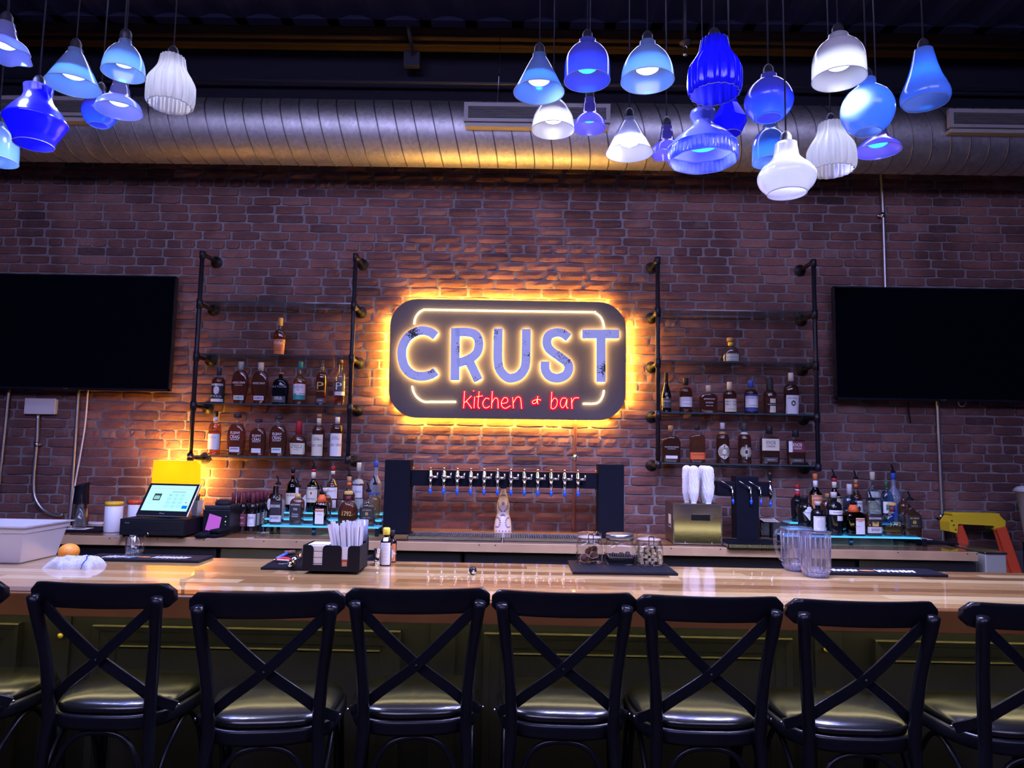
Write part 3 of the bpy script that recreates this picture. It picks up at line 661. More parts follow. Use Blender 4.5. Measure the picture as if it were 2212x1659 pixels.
# ================================================================== PENDANTS
OPAL = frosted('opal_glass', (.78, .78, .82), .72); RIBG = frosted('ribbed_glass', (.85, .86, .88), .6)
SOCK = mat('lamp_socket', (.02, .02, .03), .5); CORD = mat('lamp_cord', (.015, .016, .03), .6)
HOUS = mat('bulb_body', (.5, .5, .55), .5)
SH = {'cone': [(0, 1), (.3, .775), (.6, .55), (.86, .34), (.9, .28), (1, .28)], 'dome': [(0, 1), (.2, .985), (.42, .9), (.62, .74), (.78, .52), (.86, .34), (.9, .3), (1, .3)],
 'tall': [(0, 1), (.2, 1), (.45, .98), (.62, .9), (.76, .72), (.86, .5), (.9, .38), (1, .37)], 'bell': [(0, 1), (.1, .98), (.24, .9), (.36, .74), (.46, .54), (.6, .43), (.8, .40), (.86, .34), (1, .34)],
 'rib': [(0, .9), (.06, .97), (.14, 1), (.42, 1), (.54, .9), (.66, .72), (.78, .58), (1, .5)], 'ufo': [(0, .62), (.1, .66), (.16, .72), (.36, .96), (.40, 1), (.45, .97), (.62, .72), (.74, .5), (.86, .42), (1, .46)],
 'globe': [(0, .48), (.02, .52), (.1, .74), (.25, .94), (.4, 1), (.55, .96), (.7, .8), (.8, .56), (.86, .36), (1, .34)], 'milk': [(0, .66), (.05, .7), (.15, .9), (.28, 1), (.4, .98), (.52, .82), (.63, .58), (.74, .42), (1, .37)],
 'shade': [(0, .96), (.03, 1), (.24, 1), (.27, 1.02), (.31, .97), (.45, .8), (.58, .58), (.68, .36), (.76, .28), (.86, .34), (.93, .38), (1, .36)],
 'trump': [(0, .90), (.05, .98), (.14, 1), (.25, .93), (.45, .7), (.7, .52), (1, .38)], 'octa': [(0, .62), (.38, 1), (.8, .5), (1, .42)], 'disc': [(0, 1), (.14, .98), (.34, .74), (.52, .52), (.7, .40), (1, .36)],
 'jug': [(0, .5), (.02, .6), (.16, .86), (.34, 1), (.5, .98), (.68, .82), (.82, .58), (.88, .36), (1, .33)]}
LC = {'az': ((.0, .20, 1), (.55, .92, 1), 3.0), 'wh': ((.80, .86, 1), (1, 1, 1), 5.0), 'wb': ((.01, .25, 1), (1, 1, 1), 5.0), 'bl': ((.0, .06, 1), (.05, .75, 1), 1.6), 'vi': ((.10, .10, 1), (.04, .72, 1), 1.6), 'pb': ((.12, .20, 1), (.5, .95, 1), 2.0), 'dk': ((.0, .0, 1), None, 0)}
TINT = {'wh': (.82, .82, .84), 'wb': (.40, .60, .88), 'az': (.30, .50, .88), 'bl': (.22, .25, .86), 'vi': (.34, .30, .84), 'pb': (.46, .50, .86), 'dk': (.04, .04, .85)}  # bulb colours put into the white shade glass to deepen the glow
def pendant(x0, x1, yt, yb, shp, lc, Y, label, k=1.0, P_=1.0, full=False, disc=.42):
    w = (x1-x0)*k; xc, yc = (x0+x1)/2, (yt+yb)/2; d = ray(xc, yc); e = math.atan2(d.z, math.hypot(d.x, d.y)); ax = math.atan2(d.x, d.y)
    prof = SH[shp]; rt, r0 = prof[-1][1], prof[0][1]
    c = P(xc, yc, Y); s = mpp(c); W = w*s*cos(ax*.9); ratio = (yb-yt)/(w*cos(ax*.9))
    H = W*max(.45, (ratio-sin(e)*(rt+r0)/2)/cos(e))
    # centre of the outline: shift because bottom ellipse is larger than the top one
    zc = c.z + (r0-rt)*W/4*sin(e)*1.0
    base = Vector((c.x, c.y, zc-H/2))
    t = thing('pendant_lamp', label, 'pendant lamp', base, group='glass pendant lamps over the bar')
    n = 8 if shp == 'octa' else 48; R = W/2; ribs = None
    if shp == 'rib': ribs = lambda a, z: .05*cos(18*a)
    if shp == 'shade': ribs = lambda a, z: (.02*cos(48*a) if z < H*.25 and z > H*.02 else .02*cos(8*a) if z < H*.7 else 0)
    if shp in ('wavy',): pass
    pp = []
    for i in range(len(prof)-1):
        for q in range(3): f = q/3; pp.append(((prof[i][0]*(1-f)+prof[i+1][0]*f)*H, (prof[i][1]*(1-f)+prof[i+1][1]*f)*R))
    pp.append((H, rt*R))
    if shp not in ('cone', 'octa', 'shade'): # soften the outline
        for _ in range(2): pp = [pp[0]]+[((pp[i][0]), (pp[i-1][1]+2*pp[i][1]+pp[i+1][1])/4) for i in range(1, len(pp)-1)]+[pp[-1]]
    if lc.endswith('~'):
        lc = lc[:-1]; ribs = lambda a, z: .10*cos(6*a)*max(0, 1-z/(H*.5))
    if shp == 'shade': n = 192
    if shp == 'rib': n = 96
    lathe('shade', pp, frosted('opal_'+lc, TINT[lc], .72), t, n, ribs, cap=(False, False), smooth=shp != 'octa')
    rim = [(r0*R*1.0*cos(2*pi*j/48)*(1+(ribs(2*pi*j/48, 0) if ribs else 0)), r0*R*sin(2*pi*j/48)*(1+(ribs(2*pi*j/48, 0) if ribs else 0)), 0) for j in range(48)]
    tube('rim', rim, .0018, OPAL, t, 6, True)
    lathe('socket', [(H-.004, rt*R*.98), (H+.004, rt*R*.8), (H+.012, .022), (H+.03, .021), (H+.042, .014), (H+.05, .006)], SOCK, t, 20)
    tube('cord', [(0, 0, H+.045), (0, 0, 4.52-base.z)], .0032, CORD, t, 6)
    col, dc, de = LC[lc]
    if dc and not full:
        zb = H*.30; rb_ = disc*R
        bl = lathe('bulb', [(zb+.002, rb_), (zb+.012, rb_*1.02), (zb+.03, rb_*.8), (min(H*.8, zb+.07), min(.02, rb_*.6)), (H-.005, .014)], HOUS, t, 24)
        lathe('bulb_face', [(zb-.006, rb_*.5), (zb-.003, rb_*.85), (zb+.002, rb_)], glow('bulb_'+lc, dc, de), bl, 24, cap=(True, False))
        light('bulb_glow', 'POINT', (0, 0, zb-.014), (.75 if lc != 'wh' else .5)*P_*(R/.1)**2, col, t, shadow_soft_size=.012)
    else:
        lathe('bulb', [(H*.3, .012), (H*.33, .022), (H*.45, .028), (H*.6, .02), (H*.7, .012)], frosted('bulb_glass', (.8, .8, .9), .9), t, 16)
        light('bulb_glow', 'POINT', (0, 0, H*.45), (1.0 if lc != 'wh' else .6)*P_*(R/.1)**2, col, t, shadow_soft_size=.03)
    sp = {'wh': (.72, .68, 1), 'wb': (.44, .48, 1), 'az': (.38, .45, 1), 'bl': (.30, .34, 1), 'vi': (.35, .34, 1), 'pb': (.4, .44, 1), 'dk': (.1, .12, 1)}[lc]
    light('bulb_beam', 'SPOT', (0, 0, -.004), {'wh': 40, 'wb': 38, 'az': 30, 'bl': 15, 'vi': 15, 'pb': 25, 'dk': 7}[lc], sp, t, spot_size=radians(140), spot_blend=.7, shadow_soft_size=.03)
PEN = [
 (-52, 72, 45, 137, 'bell', 'pb~', 2.6, 'pale fluted glass pendant cut off at the top left corner'),
 (98, 222, 103, 206, 'cone', 'wb', 2.85, 'cone-shaped blue glass pendant with white bulb in the left cluster'),  # white shade glass, the blue is bulb light put into its colour
 (220, 317, 84, 176, 'dome', 'wb', 2.65, 'dome-shaped blue glass pendant with white bulb, upper right of the left cluster'),  # white shade glass, the blue is bulb light put into its colour
 (317, 423, 116, 244, 'rib', 'wh', 2.85, 'white ribbed glass pendant, rightmost of the left cluster'),
 (5, 151, 180, 325, 'ufo', 'dk', 2.7, 'deep blue bulbous pendant with a wide shoulder rim at the far left'),
 (205, 311, 174, 257, 'bell', 'pb', 3.0, 'pale bell-shaped pendant in front of a deep blue one, left cluster'),
 (175, 256, 196, 276, 'jug', 'bl', 3.3, 'deep blue pendant half hidden behind the pale bell-shaped one, left cluster'),
 (-60, 44, 262, 361, 'tall', 'az', 2.95, 'blue dome pendant cut off by the left edge, lowest of the left cluster'),
 (1110, 1219, 114, 222, 'cone', 'az', 2.7, 'large blue cone pendant, leftmost of the right cluster'),
 (1219, 1318, 82, 195, 'tall', 'bl', 2.85, 'tall blue dome pendant with cyan bulb, second in the upper row of the right cluster'),
 (1341, 1456, 86, 199, 'dome', 'wb', 2.8, 'light blue dome pendant with white bulb in the upper row of the right cluster'),
 (1486, 1601, 78, 223, 'rib', 'dk', 2.55, 'deep blue ribbed jar-shaped pendant in the upper row'),
 (1149, 1241, 203, 299, 'dome', 'wh', 3.1, 'white dome pendant below the large blue cone'),
 (1238, 1309, 210, 291, 'bell', 'vi', 3.15, 'violet bell-shaped pendant with cyan bulb in front of the middle diffuser'),
 (1309, 1410, 252, 349, 'cone', 'wh', 3.1, 'pale cone pendant with white bulb, low in the right cluster'),
 (1406, 1474, 270, 347, 'bell', 'vi~', 3.25, 'small wavy-rimmed violet pendant tucked behind the big ribbed shade'),
 (1444, 1593, 233, 374, 'shade', 'bl', 2.85, 'largest blue pendant, an oil-lamp shade with a ribbed band'),
 (1538, 1615, 207, 297, 'octa', 'dk', 3.3, 'deep blue faceted pendant behind the ribbed jar and the big ribbed shade'),
 (1606, 1715, 158, 264, 'jug', 'bl', 2.9, 'deep blue textured round pendant with narrow mouth in the right cluster'),
 (1624, 1702, 268, 364, 'tall', 'az', 3.2, 'blue jug-shaped pendant partly behind the opal white one'),
 (1634, 1764, 304, 431, 'milk', 'wh', 2.65, 'glossy opal white squat pendant, lowest in the right cluster'),
 (1743, 1848, 260, 384, 'rib', 'wh', 3.1, 'white ribbed glass pendant beside the opal white one'),
 (1752, 1871, 70, 193, 'tall', 'wh', 2.62, 'clear white dome pendant, highest in the right cluster'),
 (1813, 1934, 167, 294, 'globe', 'az', 2.7, 'light blue globe pendant at the right of the cluster'),
 (1846, 1947, 270, 343, 'disc', 'vi', 3.2, 'flat wide violet pendant with cyan bulb under the light blue globe'),
 (1941, 2053, 103, 238, 'trump', 'az', 2.75, 'trumpet-shaped blue pendant, rightmost of all')]
for q in PEN:
    x0, x1, yt, yb, shp, lc, Y, lab = q
    full = shp in ('globe', 'trump') or (shp == 'rib' and lc == 'wh') or lc == 'dk' or shp == 'milk'
    pendant(x0, x1, yt, yb, shp, lc, Y, lab, full=full, P_=2.2 if shp == 'rib' and lc == 'wh' else 1.0)
# ================================================================== BOTTLES
LIQ = {'amber': (.64, .27, .09), 'dark': (.43, .14, .055), 'red': (.56, .19, .07), 'orange': (.90, .46, .12), 'gold': (.85, .60, .30), 'none': None, 'water': (.93, .96, .98), 'blue': (.55, .8, .98), 'pale': (.9, .88, .72)}
GLS = {'clear': CLEAR, 'green': glass('green_glass', (.035, .06, .02), .05), 'black': mat('black_glass', (.006, .006, .009), .08), 'brown': glass('brown_glass', (.10, .03, .01), .05), 'frost': frosted('frosted_bottle', (.42, .47, .62), .6), 'wine': mat('wine_glass_dark', (.008, .006, .008), .08)}
def liqmat(k): return glass('liquid_'+k, LIQ[k], .08, .25, .06 if k not in ('water', 'blue') else 0)
PAINT = {}
def paint(c):
    key = 'label_%02d%02d%02d' % tuple(int(v*99) for v in c)
    return mat(key, c, .6)
LB = {'w': (.72, .72, .74), 'c': (.66, .62, .48), 'k': (.018, .018, .022), 'o': (.62, .19, .06), 'or': (.75, .13, .03), 't': (.03, .30, .30), 'p': (.22, .12, .34), 'g': (.06, .065, .08), 'r': (.42, .02, .03), 'b': (.03, .07, .32), 'm': (.16, .03, .05), 'wd': (.42, .24, .10), 's': (.55, .55, .58), 'y': (.8, .6, .05), 'bl': (.04, .12, .55), 'gr': (.02, .15, .06), 'gd': (.6, .4, .12), 'sg': (.40, .45, .42), 'cl': None}
#          s0   s1   neck base depth n  shoulder
SHAPE = {'tall': (.60, .74, .34, .97, 1, 2.2, 'e'), 'round': (.55, .74, .33, .95, 1, 2, 's'), 'weller': (.50, .70, .34, .80, .8, 2.2, 'e'), 'angel': (.50, .80, .27, .64, .5, 2.6, 'e'), 'flask': (.46, .78, .28, .88, .5, 3, 'e'),
 'bib': (.55, .82, .28, .90, .8, 2.4, 'e'), 'squat': (.40, .60, .36, .86, .8, 3, 'e'), 'burg': (.40, .80, .34, .96, 1, 2, 's'), 'wine': (.58, .74, .40, .97, 1, 2, 'e'), 'hip': (.52, .72, .24, .93, .45, 4, 'e'), 'bull': (.66, .76, .28, .98, .55, 4, 'e'),
 'knob': (.66, .73, .30, .97, .5, 7, 'e'), 'square': (.56, .70, .42, .97, 1, 7, 'e'), 'dome': (.20, .66, .26, .96, .9, 2, 'e'), 'skrew': (.56, .74, .30, .86, .8, 2.4, 'e'), 'deca': (.34, .72, .26, .92, .6, 3, 'e'), 'jb': (.55, .78, .34, .98, .8, 5, 's'), 'coin': (.60, .76, .30, .97, .9, 6, 'e'), 'apoth': (.58, .78, .36, .98, 1, 2, 'e')}
def sup(a, b, n, k, N):
    t = 2*pi*k/N; c, s = cos(t), sin(t); return a*math.copysign(abs(c)**(2/n), c), b*math.copysign(abs(s)**(2/n), s)
def bottle(name, label, cat, xc, yt, yb, w, shape, Y, Z, glassk='clear', liq='amber', fill=.93, cap=None, band=None, labels=(), texts=(), pour=False, group=None, at=None, spin=0):
    p = P(xc, (yt+yb)/2, Y); k = mpp(p); H = (yb-yt)*k; A = w*k/2; X = p.x
    if at: X = at[0]
    s0, s1, nk, base, dep, n, sh = SHAPE[shape]
    t = thing(name, label, cat, (X, Y, Z), radians(spin), group)
    def rad(z):
        if z < .02: return base*(.93+.07*(z/.02))
        if z < s0: return base+(1-base)*min(1, z/(s0*.8))
        if z < s1:
            q = (z-s0)/(s1-s0)
            f = math.sqrt(max(0, 1-q*q)) if sh == 'e' else 1-3*q*q+2*q**3
            return nk+(1-nk)*f
        return nk
    def sec(z):
        r = rad(z); q = (r-nk)/(1-nk) if z > s0 else 1; q = min(1, max(0, q)); d = dep+(1-dep)*(1-q)
        return A*r, A*r*d, 2+(n-2)*q
    zs = [0, .008, .02, s0*.4, s0*.8, s0]+[s0+(s1-s0)*q/8 for q in range(1, 9)]+[(s1+1)/2, .985, 1.0]
    N = 28
    def shell(nm, za, zb, m, inset=1.0, par=t):
        zz = [za]+[z for z in zs if za < z < zb]+[zb]; vs, fs = [], []
        for z in zz:
            a, b, nn = sec(z)
            for j in range(N): x, y = sup(a*inset, b*inset, nn, j, N); vs.append((x, y, z*H))
        for i in range(len(zz)-1):
            for j in range(N): fs.append((i*N+j, i*N+(j+1) % N, (i+1)*N+(j+1) % N, (i+1)*N+j))
        fs += [tuple(range(N))[::-1], tuple((len(zz)-1)*N+j for j in range(N))]
        o = pyd(nm, vs, fs, m, par, True); sharp(o, 50); return o
    shell('glass_body', 0, 1, GLS[glassk])
    if LIQ.get(liq) and glassk in ('clear', 'frost'): shell('liquid', .012, fill*(s1 if fill < .9 else s1+.04), liqmat(liq), .965)
    def front(x, z, off=.0007):
        a, b, nn = sec(z); u = min(.999, abs(x)/a); return -b*(1-u**nn)**(1/nn)-off
    if cap:
        c, z0, mul = cap
        rN = A*nk*mul
        lathe('cap', [(z0*H, rN), ((1-.02)*H, rN), (H, rN*.92)] if mul < 1.5 else [(z0*H, rN*.9), ((z0+.02)*H, rN), (.985*H, rN), (H+.002, rN*.8)], paint(LB[c]) if LB[c] else CLEAR, t, 18)
    if band:
        for c, z0, z1 in band:
            lathe('neck_band', [(z0*H, sec(z0)[0]*1.04), (z1*H, sec(z1)[0]*1.04)], paint(LB[c]), t, 18)
    for L in labels:
        c, z0, z1, wf = L[:4]; kind = L[4] if len(L) > 4 else 'rect'; cx = L[5] if len(L) > 5 else 0
        nx, nz = 12, 6; vs, fs = [], []
        for i in range(nz+1):
            z = z0+(z1-z0)*i/nz; a = sec(z)[0]
            hw = wf*A
            if kind == 'oval': q = 2*i/nz-1; hw *= math.sqrt(max(.02, 1-q*q))
            if kind == 'diamond': q = 2*i/nz-1; hw *= max(.03, 1-abs(q))
            hw = min(hw, a*.985)
            for j in range(nx+1):
                x = cx*A+hw*(2*j/nx-1); x = max(-a*.985, min(a*.985, x)); vs.append((x, front(x, z, .0006), z*H))
        for i in range(nz):
            for j in range(nx): q = i*(nx+1)+j; fs.append((q, q+1, q+nx+2, q+nx+1))
        pyd('label_patch', vs, fs, paint(LB[c]), t, True)
    for s, ink, zc, wf, hf in texts:
        cxx = 0
        lettering(s, INKS[ink], t, wf*2*A, hf*H, lambda x, z: (x, front(x, zc+z/H, .0014), zc*H+z))
    if pour:
        r = A*nk
        sp = thing if False else None
        o = join('pour_spout', [lathev([(H-.004, r*1.15), (H+.006, r*1.15), (H+.009, r*.75), (H+.016, r*.6)], 12, cap=(True, True)), sweepv(smooth_path([(0, 0, H+.012), (-.001, 0, H+.024), (-.006, 0, H+.04), (-.013, 0, H+.055)], 4), [.0052]*12+[.004], 8)], MATTE, t)
    return t
W_ = 'whiskey_bottle'
YS = 5.065
GRP = 'bottles on the pipe shelves'
zL, zR = SL_Z, SR_Z
bottle(W_, 'amber bottle with copper label standing alone on the upper left glass shelf', 'bottle', 605, 678, 762, 27, 'weller', YS, zL[1], cap=('gd', .80, 1.12), labels=[('o', .05, .43, .97)], texts=[('Weller', 'w', .34, .8, .09), ('WHEATED', 'k', .2, .5, .03), ('BOURBON', 'k', .14, .5, .03)], group=GRP)
R1 = ', left shelf, upper bottle row'
bottle(W_, 'dark amber bottle with black and white figure label'+R1, 'bottle', 472, 793, 871, 28, 'tall', YS, zL[2], liq='dark', cap=('g', .80, 1.1), labels=[('w', .05, .13, .95), ('k', .13, .55, .95), ('w', .24, .50, .42, 'oval', .1), ('w', .49, .55, .9)], texts=[('PIG', 'w', .20, .8, .05)], group=GRP)
bottle(W_, 'wing-shaped amber bottle with teal label'+R1, 'bottle', 519, 781, 873, 37, 'angel', YS, zL[2], liq='red', cap=('sg', .80, 1.25), labels=[('w', .10, .20, .58), ('t', .12, .18, .48)], texts=[("ANGEL'S ENVY", 'w', .50, .74, .05), ('FINISHED RYE', 'w', .44, .45, .02)], group=GRP)
bottle(W_, 'wing-shaped amber bottle with purple label'+R1, 'bottle', 562, 782, 873, 37, 'angel', YS, zL[2], liq='red', cap=('s', .80, 1.25), labels=[('w', .10, .20, .58), ('p', .12, .18, .48)], texts=[("ANGEL'S ENVY", 'w', .50, .74, .05)], group=GRP)
bottle(W_, 'black embossed bottle with rounded shoulders'+R1, 'bottle', 606, 804, 874, 35, 'bib', YS, zL[2], 'black', cap=('wd', .95, 1.1), labels=[('g', .07, .26, .8)], texts=[('BIB & TUCKER', 'n', .55, .9, .06), ('BIB &', 'w', .22, .4, .04), ('TUCKER', 'w', .17, .5, .045)], group=GRP)
bottle(W_, 'golden amber bottle with white and teal label'+R1, 'bottle', 648, 780, 874, 28, 'round', YS, zL[2], liq='amber', cap=('t', .84, 1.1), labels=[('w', .22, .48, .96), ('t', .12, .27, .96), ('c', .22, .28, .2, 'oval')], texts=[('THE', 'k', .445, .2, .025), ('GLENLIVET', 'b', .405, .75, .04), ('12', 'b', .35, .25, .045)], group=GRP)
bottle(W_, 'slim dark red bottle with a gold letter P'+R1, 'bottle', 695, 776, 874, 24, 'tall', YS, zL[2], liq='dark', cap=('cl', .74, 1.05), labels=[('g', .05, .16, .96)], texts=[('P', 'g', .43, .6, .16), ('PENELOPE', 'g', .31, .7, .03), ('BOURBON', 'w', .11, .5, .03)], group=GRP)
bottle(W_, 'slim half-empty bottle with patterned label and white letter P'+R1, 'bottle', 735, 775, 875, 24, 'tall', YS, zL[2], liq='red', fill=.40, cap=('wd', .94, 1.1), labels=[('g', .30, .53, .96), ('w', .22, .30, .96)], texts=[('P', 'w', .42, .55, .16)], group=GRP)
R2 = ', left shelf, lower bottle row'
bottle(W_, 'bright orange bottle with white label near the yellow lamp'+R2, 'bottle', 464, 889, 985, 26, 'tall', YS, zL[3], liq='orange', cap=('k', .88, 1.1), band=[('w', .76, .86)], labels=[('w', .13, .48, .97)], texts=[('OEAN', 'n', .40, .6, .035)], group=GRP)
for x, yt, w, lc, d in ((511, 897, 40, 'p', 'arched flask bottle with purple and white label'), (557, 907, 37, 'w', 'smaller arched flask bottle with white label'), (601, 899, 39, 't', 'arched flask bottle with teal and white label')):
    bottle(W_, d+R2, 'bottle', x, yt, 986, w, 'flask', YS, zL[3], liq='amber' if x < 530 else 'red', cap=('k', .92, 1.5), labels=[('w', .09, .21, .54), (lc, .15, .19, .42)], texts=[('ELIJAH', 'w', .545, .48, .085), ('CRAIG', 'w', .455, .5, .085), ('Small Batch', 'w', .39, .45, .03)], group=GRP)
bottle(W_, 'squat square bottle with dripping red wax top'+R2, 'bottle', 645, 909, 986, 35, 'squat', YS, zL[3], liq='red', cap=('r', .62, 1.12), labels=[('c', .07, .38, .93)], texts=[("Maker's", 'k', .33, .7, .055), ('& Mark', 'k', .265, .7, .055), ('WHISKY', 'k', .20, .4, .025)], group=GRP)
bottle(W_, 'slender bottle with cream label and dark belt'+R2, 'bottle', 688, 893, 986, 27, 'tall', YS, zL[3], liq='dark', cap=('wd', .92, 1.1), band=[('c', .74, .90)], labels=[('c', .03, .52, .88), ('k', .24, .30, .9)], texts=[('BASIL', 'k', .44, .4, .03), ('HAYDEN', 'k', .40, .6, .03)], group=GRP)
bottle(W_, 'taller slender bottle with white label and dark belt'+R2, 'bottle', 728, 887, 986, 28, 'tall', YS, zL[3], liq='dark', cap=('cl', .90, 1.1), band=[('w', .74, .88)], labels=[('w', .03, .52, .88), ('k', .24, .30, .9)], texts=[('BASIL', 'k', .44, .4, .03), ('HAYDEN', 'k', .40, .6, .03)], group=GRP)
bottle('tequila_bottle', 'clear domed tequila bottle standing alone on the upper right glass shelf', 'bottle', 1578, 727, 782, 40, 'dome', YS, zR[1], liq='water', cap=('wd', .86, 1.5), band=[('y', .68, .82)], labels=[('sg', .05, .34, .7)], texts=[('TEQUILA', 'w', .26, .55, .06), ('REPOSADO', 'w', .14, .55, .05)], group=GRP)
R3 = ', right shelf, upper bottle row'
bottle('wine_bottle', 'slender black wine bottle with dark tilted label'+R3, 'bottle', 1439, 799, 886, 22, 'burg', YS, zR[2], 'wine', cap=('k', .74, 1.1), labels=[('g', .12, .36, .97), ('wd', .33, .40, .3, 'oval')], texts=[('ROMBAUER', 'w', .28, .7, .03)], group=GRP)
bottle(W_, 'dark bottle with wide white label and black cap'+R3, 'bottle', 1481, 812, 888, 28, 'tall', YS, zR[2], liq='dark', cap=('k', .80, 1.25), labels=[('w', .17, .45, .98)], texts=[('WIDOW JANE', 'k', .41, .7, .035), ('BOURBON', 'k', .36, .6, .03), ('WHISKEY', 'k', .25, .6, .03)], group=GRP)
bottle(W_, 'wide low amber bottle with white lettering'+R3, 'bottle', 1530, 828, 889, 40, 'hip', YS, zR[2], liq='red', cap=('c', .76, 1.15), texts=[("JEFFERSON'S", 'w', .50, .6, .06), ('OCEAN', 'w', .38, .4, .05), ('AGED AT SEA', 'w', .27, .4, .03)], group=GRP)
bottle(W_, 'bottle with cream and black banner label and cream capsule'+R3, 'bottle', 1576, 821, 890, 29, 'tall', YS, zR[2], liq='dark', cap=('c', .76, 1.1), labels=[('c', .06, .46, .86), ('k', .26, .40, .98)], texts=[('McKENNA', 'w', .33, .8, .06), ('BONDED', 'k', .14, .5, .03)], group=GRP)
bottle(W_, 'bottle with white label, blue bands and blue cap'+R3, 'bottle', 1622, 817, 890, 29, 'tall', YS, zR[2], liq='dark', cap=('bl', .80, 1.2), labels=[('w', .19, .52, .94), ('b', .52, .57, .94), ('b', .08, .17, .94)], texts=[('HEAVEN HILL', 'b', .475, .85, .045), ('BOURBON', 'k', .25, .6, .03)], group=GRP)
bottle(W_, 'orange-brown bottle with black neck and cream labels'+R3, 'bottle', 1663, 813, 891, 29, 'round', YS, zR[2], liq='red', cap=('k', .60, 1.5), labels=[('c', .05, .23, .44, 'rect', .12), ('k', .25, .29, .7), ('c', .31, .43, .42, 'rect', .12)], texts=[('WILLIAMS', 'w', .27, .6, .02)], group=GRP)
bottle(W_, 'tapered bottle with white label, dark ring emblem and white cap'+R3, 'bottle', 1709, 799, 890, 32, 'skrew', YS, zR[2], liq='dark', cap=('w', .80, 1.2), labels=[('w', .02, .46, .86), ('k', .20, .34, .3, 'oval'), ('w', .235, .30, .15, 'oval')], texts=[('SKREWBALL', 'k', .39, .66, .03)], group=GRP)
R4 = ', right shelf, lower bottle row'
bottle(W_, 'wide flat bottle with small white label at its foot'+R4, 'bottle', 1449, 919, 999, 42, 'hip', YS, zR[3], liq='dark', cap=('wd', .84, 1.1), labels=[('w', .11, .19, .6)], texts=[('WOODFORD RESERVE', 'w', .42, .72, .03), ('BOURBON', 'w', .37, .4, .02)], group=GRP)
bottle(W_, 'straight-sided orange-brown bottle with bright orange label'+R4, 'bottle', 1506, 919, 1001, 34, 'bull', YS, zR[3], liq='amber', cap=('k', .87, 1.2), labels=[('or', .10, .28, .97)], texts=[('BULLEIT BOURBON', 'k', .22, .7, .035)], group=GRP)
bottle(W_, 'dark bottle with dark oval label ringed in cream'+R4, 'bottle', 1561, 914, 1002, 28, 'tall', YS, zR[3], liq='dark', cap=('s', .84, 1.15), band=[('wd', .72, .78)], labels=[('c', .11, .47, .86, 'oval'), ('k', .125, .455, .80, 'oval'), ('c', .22, .36, .34, 'oval')], texts=[("MICHTER'S", 'c' if 'c' in INKS else 'w', .39, .5, .03), ('RYE', 'w', .175, .3, .03)], group=GRP)
bottle(W_, 'dark bottle with cream oval label'+R4, 'bottle', 1608, 915, 1003, 28, 'tall', YS, zR[3], liq='dark', cap=('g', .80, 1.15), band=[('c', .72, .78)], labels=[('k', .11, .47, .86, 'oval'), ('c', .12, .46, .82, 'oval'), ('k', .24, .34, .22, 'oval')], texts=[("MICHTER'S", 'k', .39, .5, .03), ('BOURBON', 'k', .185, .5, .03)], group=GRP)
bottle(W_, 'rectangular bottle with cream label and black hooked cap'+R4, 'bottle', 1662, 922, 1004, 40, 'knob', YS, zR[3], liq='dark', cap=('k', .80, 1.15), labels=[('c', .36, .67, .93), ('g', .07, .18, .7)], texts=[('KNOB', 'k', .57, .5, .10), ('CREEK', 'k', .47, .5, .05), ('SMALL BATCH', 'w', .125, .4, .025)], group=GRP)
bottle(W_, 'rectangular bottle with dark red label and black hooked cap'+R4, 'bottle', 1719, 930, 1005, 38, 'knob', YS, zR[3], liq='dark', cap=('k', .80, 1.15), labels=[('m', .36, .67, .93), ('w', .36, .67, .2, 'rect', -.75), ('g', .07, .18, .7)], texts=[('KNOB', 'w', .57, .5, .10), ('CREEK', 'w', .47, .5, .05), ('SMOKED MAPLE', 'w', .125, .4, .025)], group=GRP)
# ---- lit bottle steps
LEDB = mat('lit_acrylic', (.1, .3, .45), .3, emit=(.05, .42, 1), es=.22); LEDE = glow('lit_acrylic_edge', (.07, .46, 1), 1.1); CLR = glass('acrylic_clear', (.75, .85, .9), .05, .6)
def steps(x0, x1, xm, rows, label):
    ys = (4.70, 4.84, 4.98); zz = []
    t = thing('lit_bottle_steps', label, 'display', (0, 0, 0)); base = None
    for i, Y in enumerate(ys):
        a = P(x0[i], rows[i], Y-.065); b = P(x1[i], rows[i], Y-.065); z = P(xm, rows[i], Y-.065).z; zz.append(z)
        if base is None: base = Vector(((a.x+b.x)/2, Y, BBZ)); t.location = base
        s = box('acrylic_step', (a.x-base.x, b.x-base.x, Y-.065-base.y, Y+.06-base.y, z-.010-BBZ, z-BBZ), LEDB, t, .001)
        box('lit_edge', (a.x-base.x, b.x-base.x, Y-.068-base.y, Y-.0655-base.y, z-.010-BBZ, z-BBZ), LEDE, s)
        if i: box('riser', (a.x-base.x, b.x-base.x, Y-.062-base.y, Y-.058-base.y, zz[i-1]+.001-BBZ, z-.011-BBZ), CLR, t)
    a = P(x0[0], rows[0], ys[0]); b = P(x1[0], rows[0], ys[0])
    for f in (.0, .45, .985):
        x = a.x+(b.x-a.x)*f-base.x
        box('foot', (x, x+.022, -.06, -.04, .0, zz[0]-.0105-BBZ), MATTE, t, .002)
    for i, Y in enumerate(ys):
        for x in (a.x-base.x+.01, b.x-base.x-.02): box('upright', (x, x+.012, Y-.02-base.y, Y+.02-base.y, 0, zz[i]-.0105-BBZ), MATTE, t)
    light('step_led', 'AREA', (0, -.06, zz[0]-BBZ-.03), .5, (.1, .6, 1), t, rot=(radians(60), 0, 0), shape='RECTANGLE', size=.7, size_y=.02)
    return zz
ZL = steps((566, 572, 578), (818, 824, 826), 700, (1136.5, 1121.5, 1107.5), 'three glowing blue acrylic bottle steps left of the long tap beam')
ZR = steps((1694, 1700, 1706), (1988, 1975, 1970), 1900, (1159.5, 1145, 1131.5), 'three glowing blue acrylic bottle steps right of the small tap tower')
YF = (4.70, 4.84, 4.98)
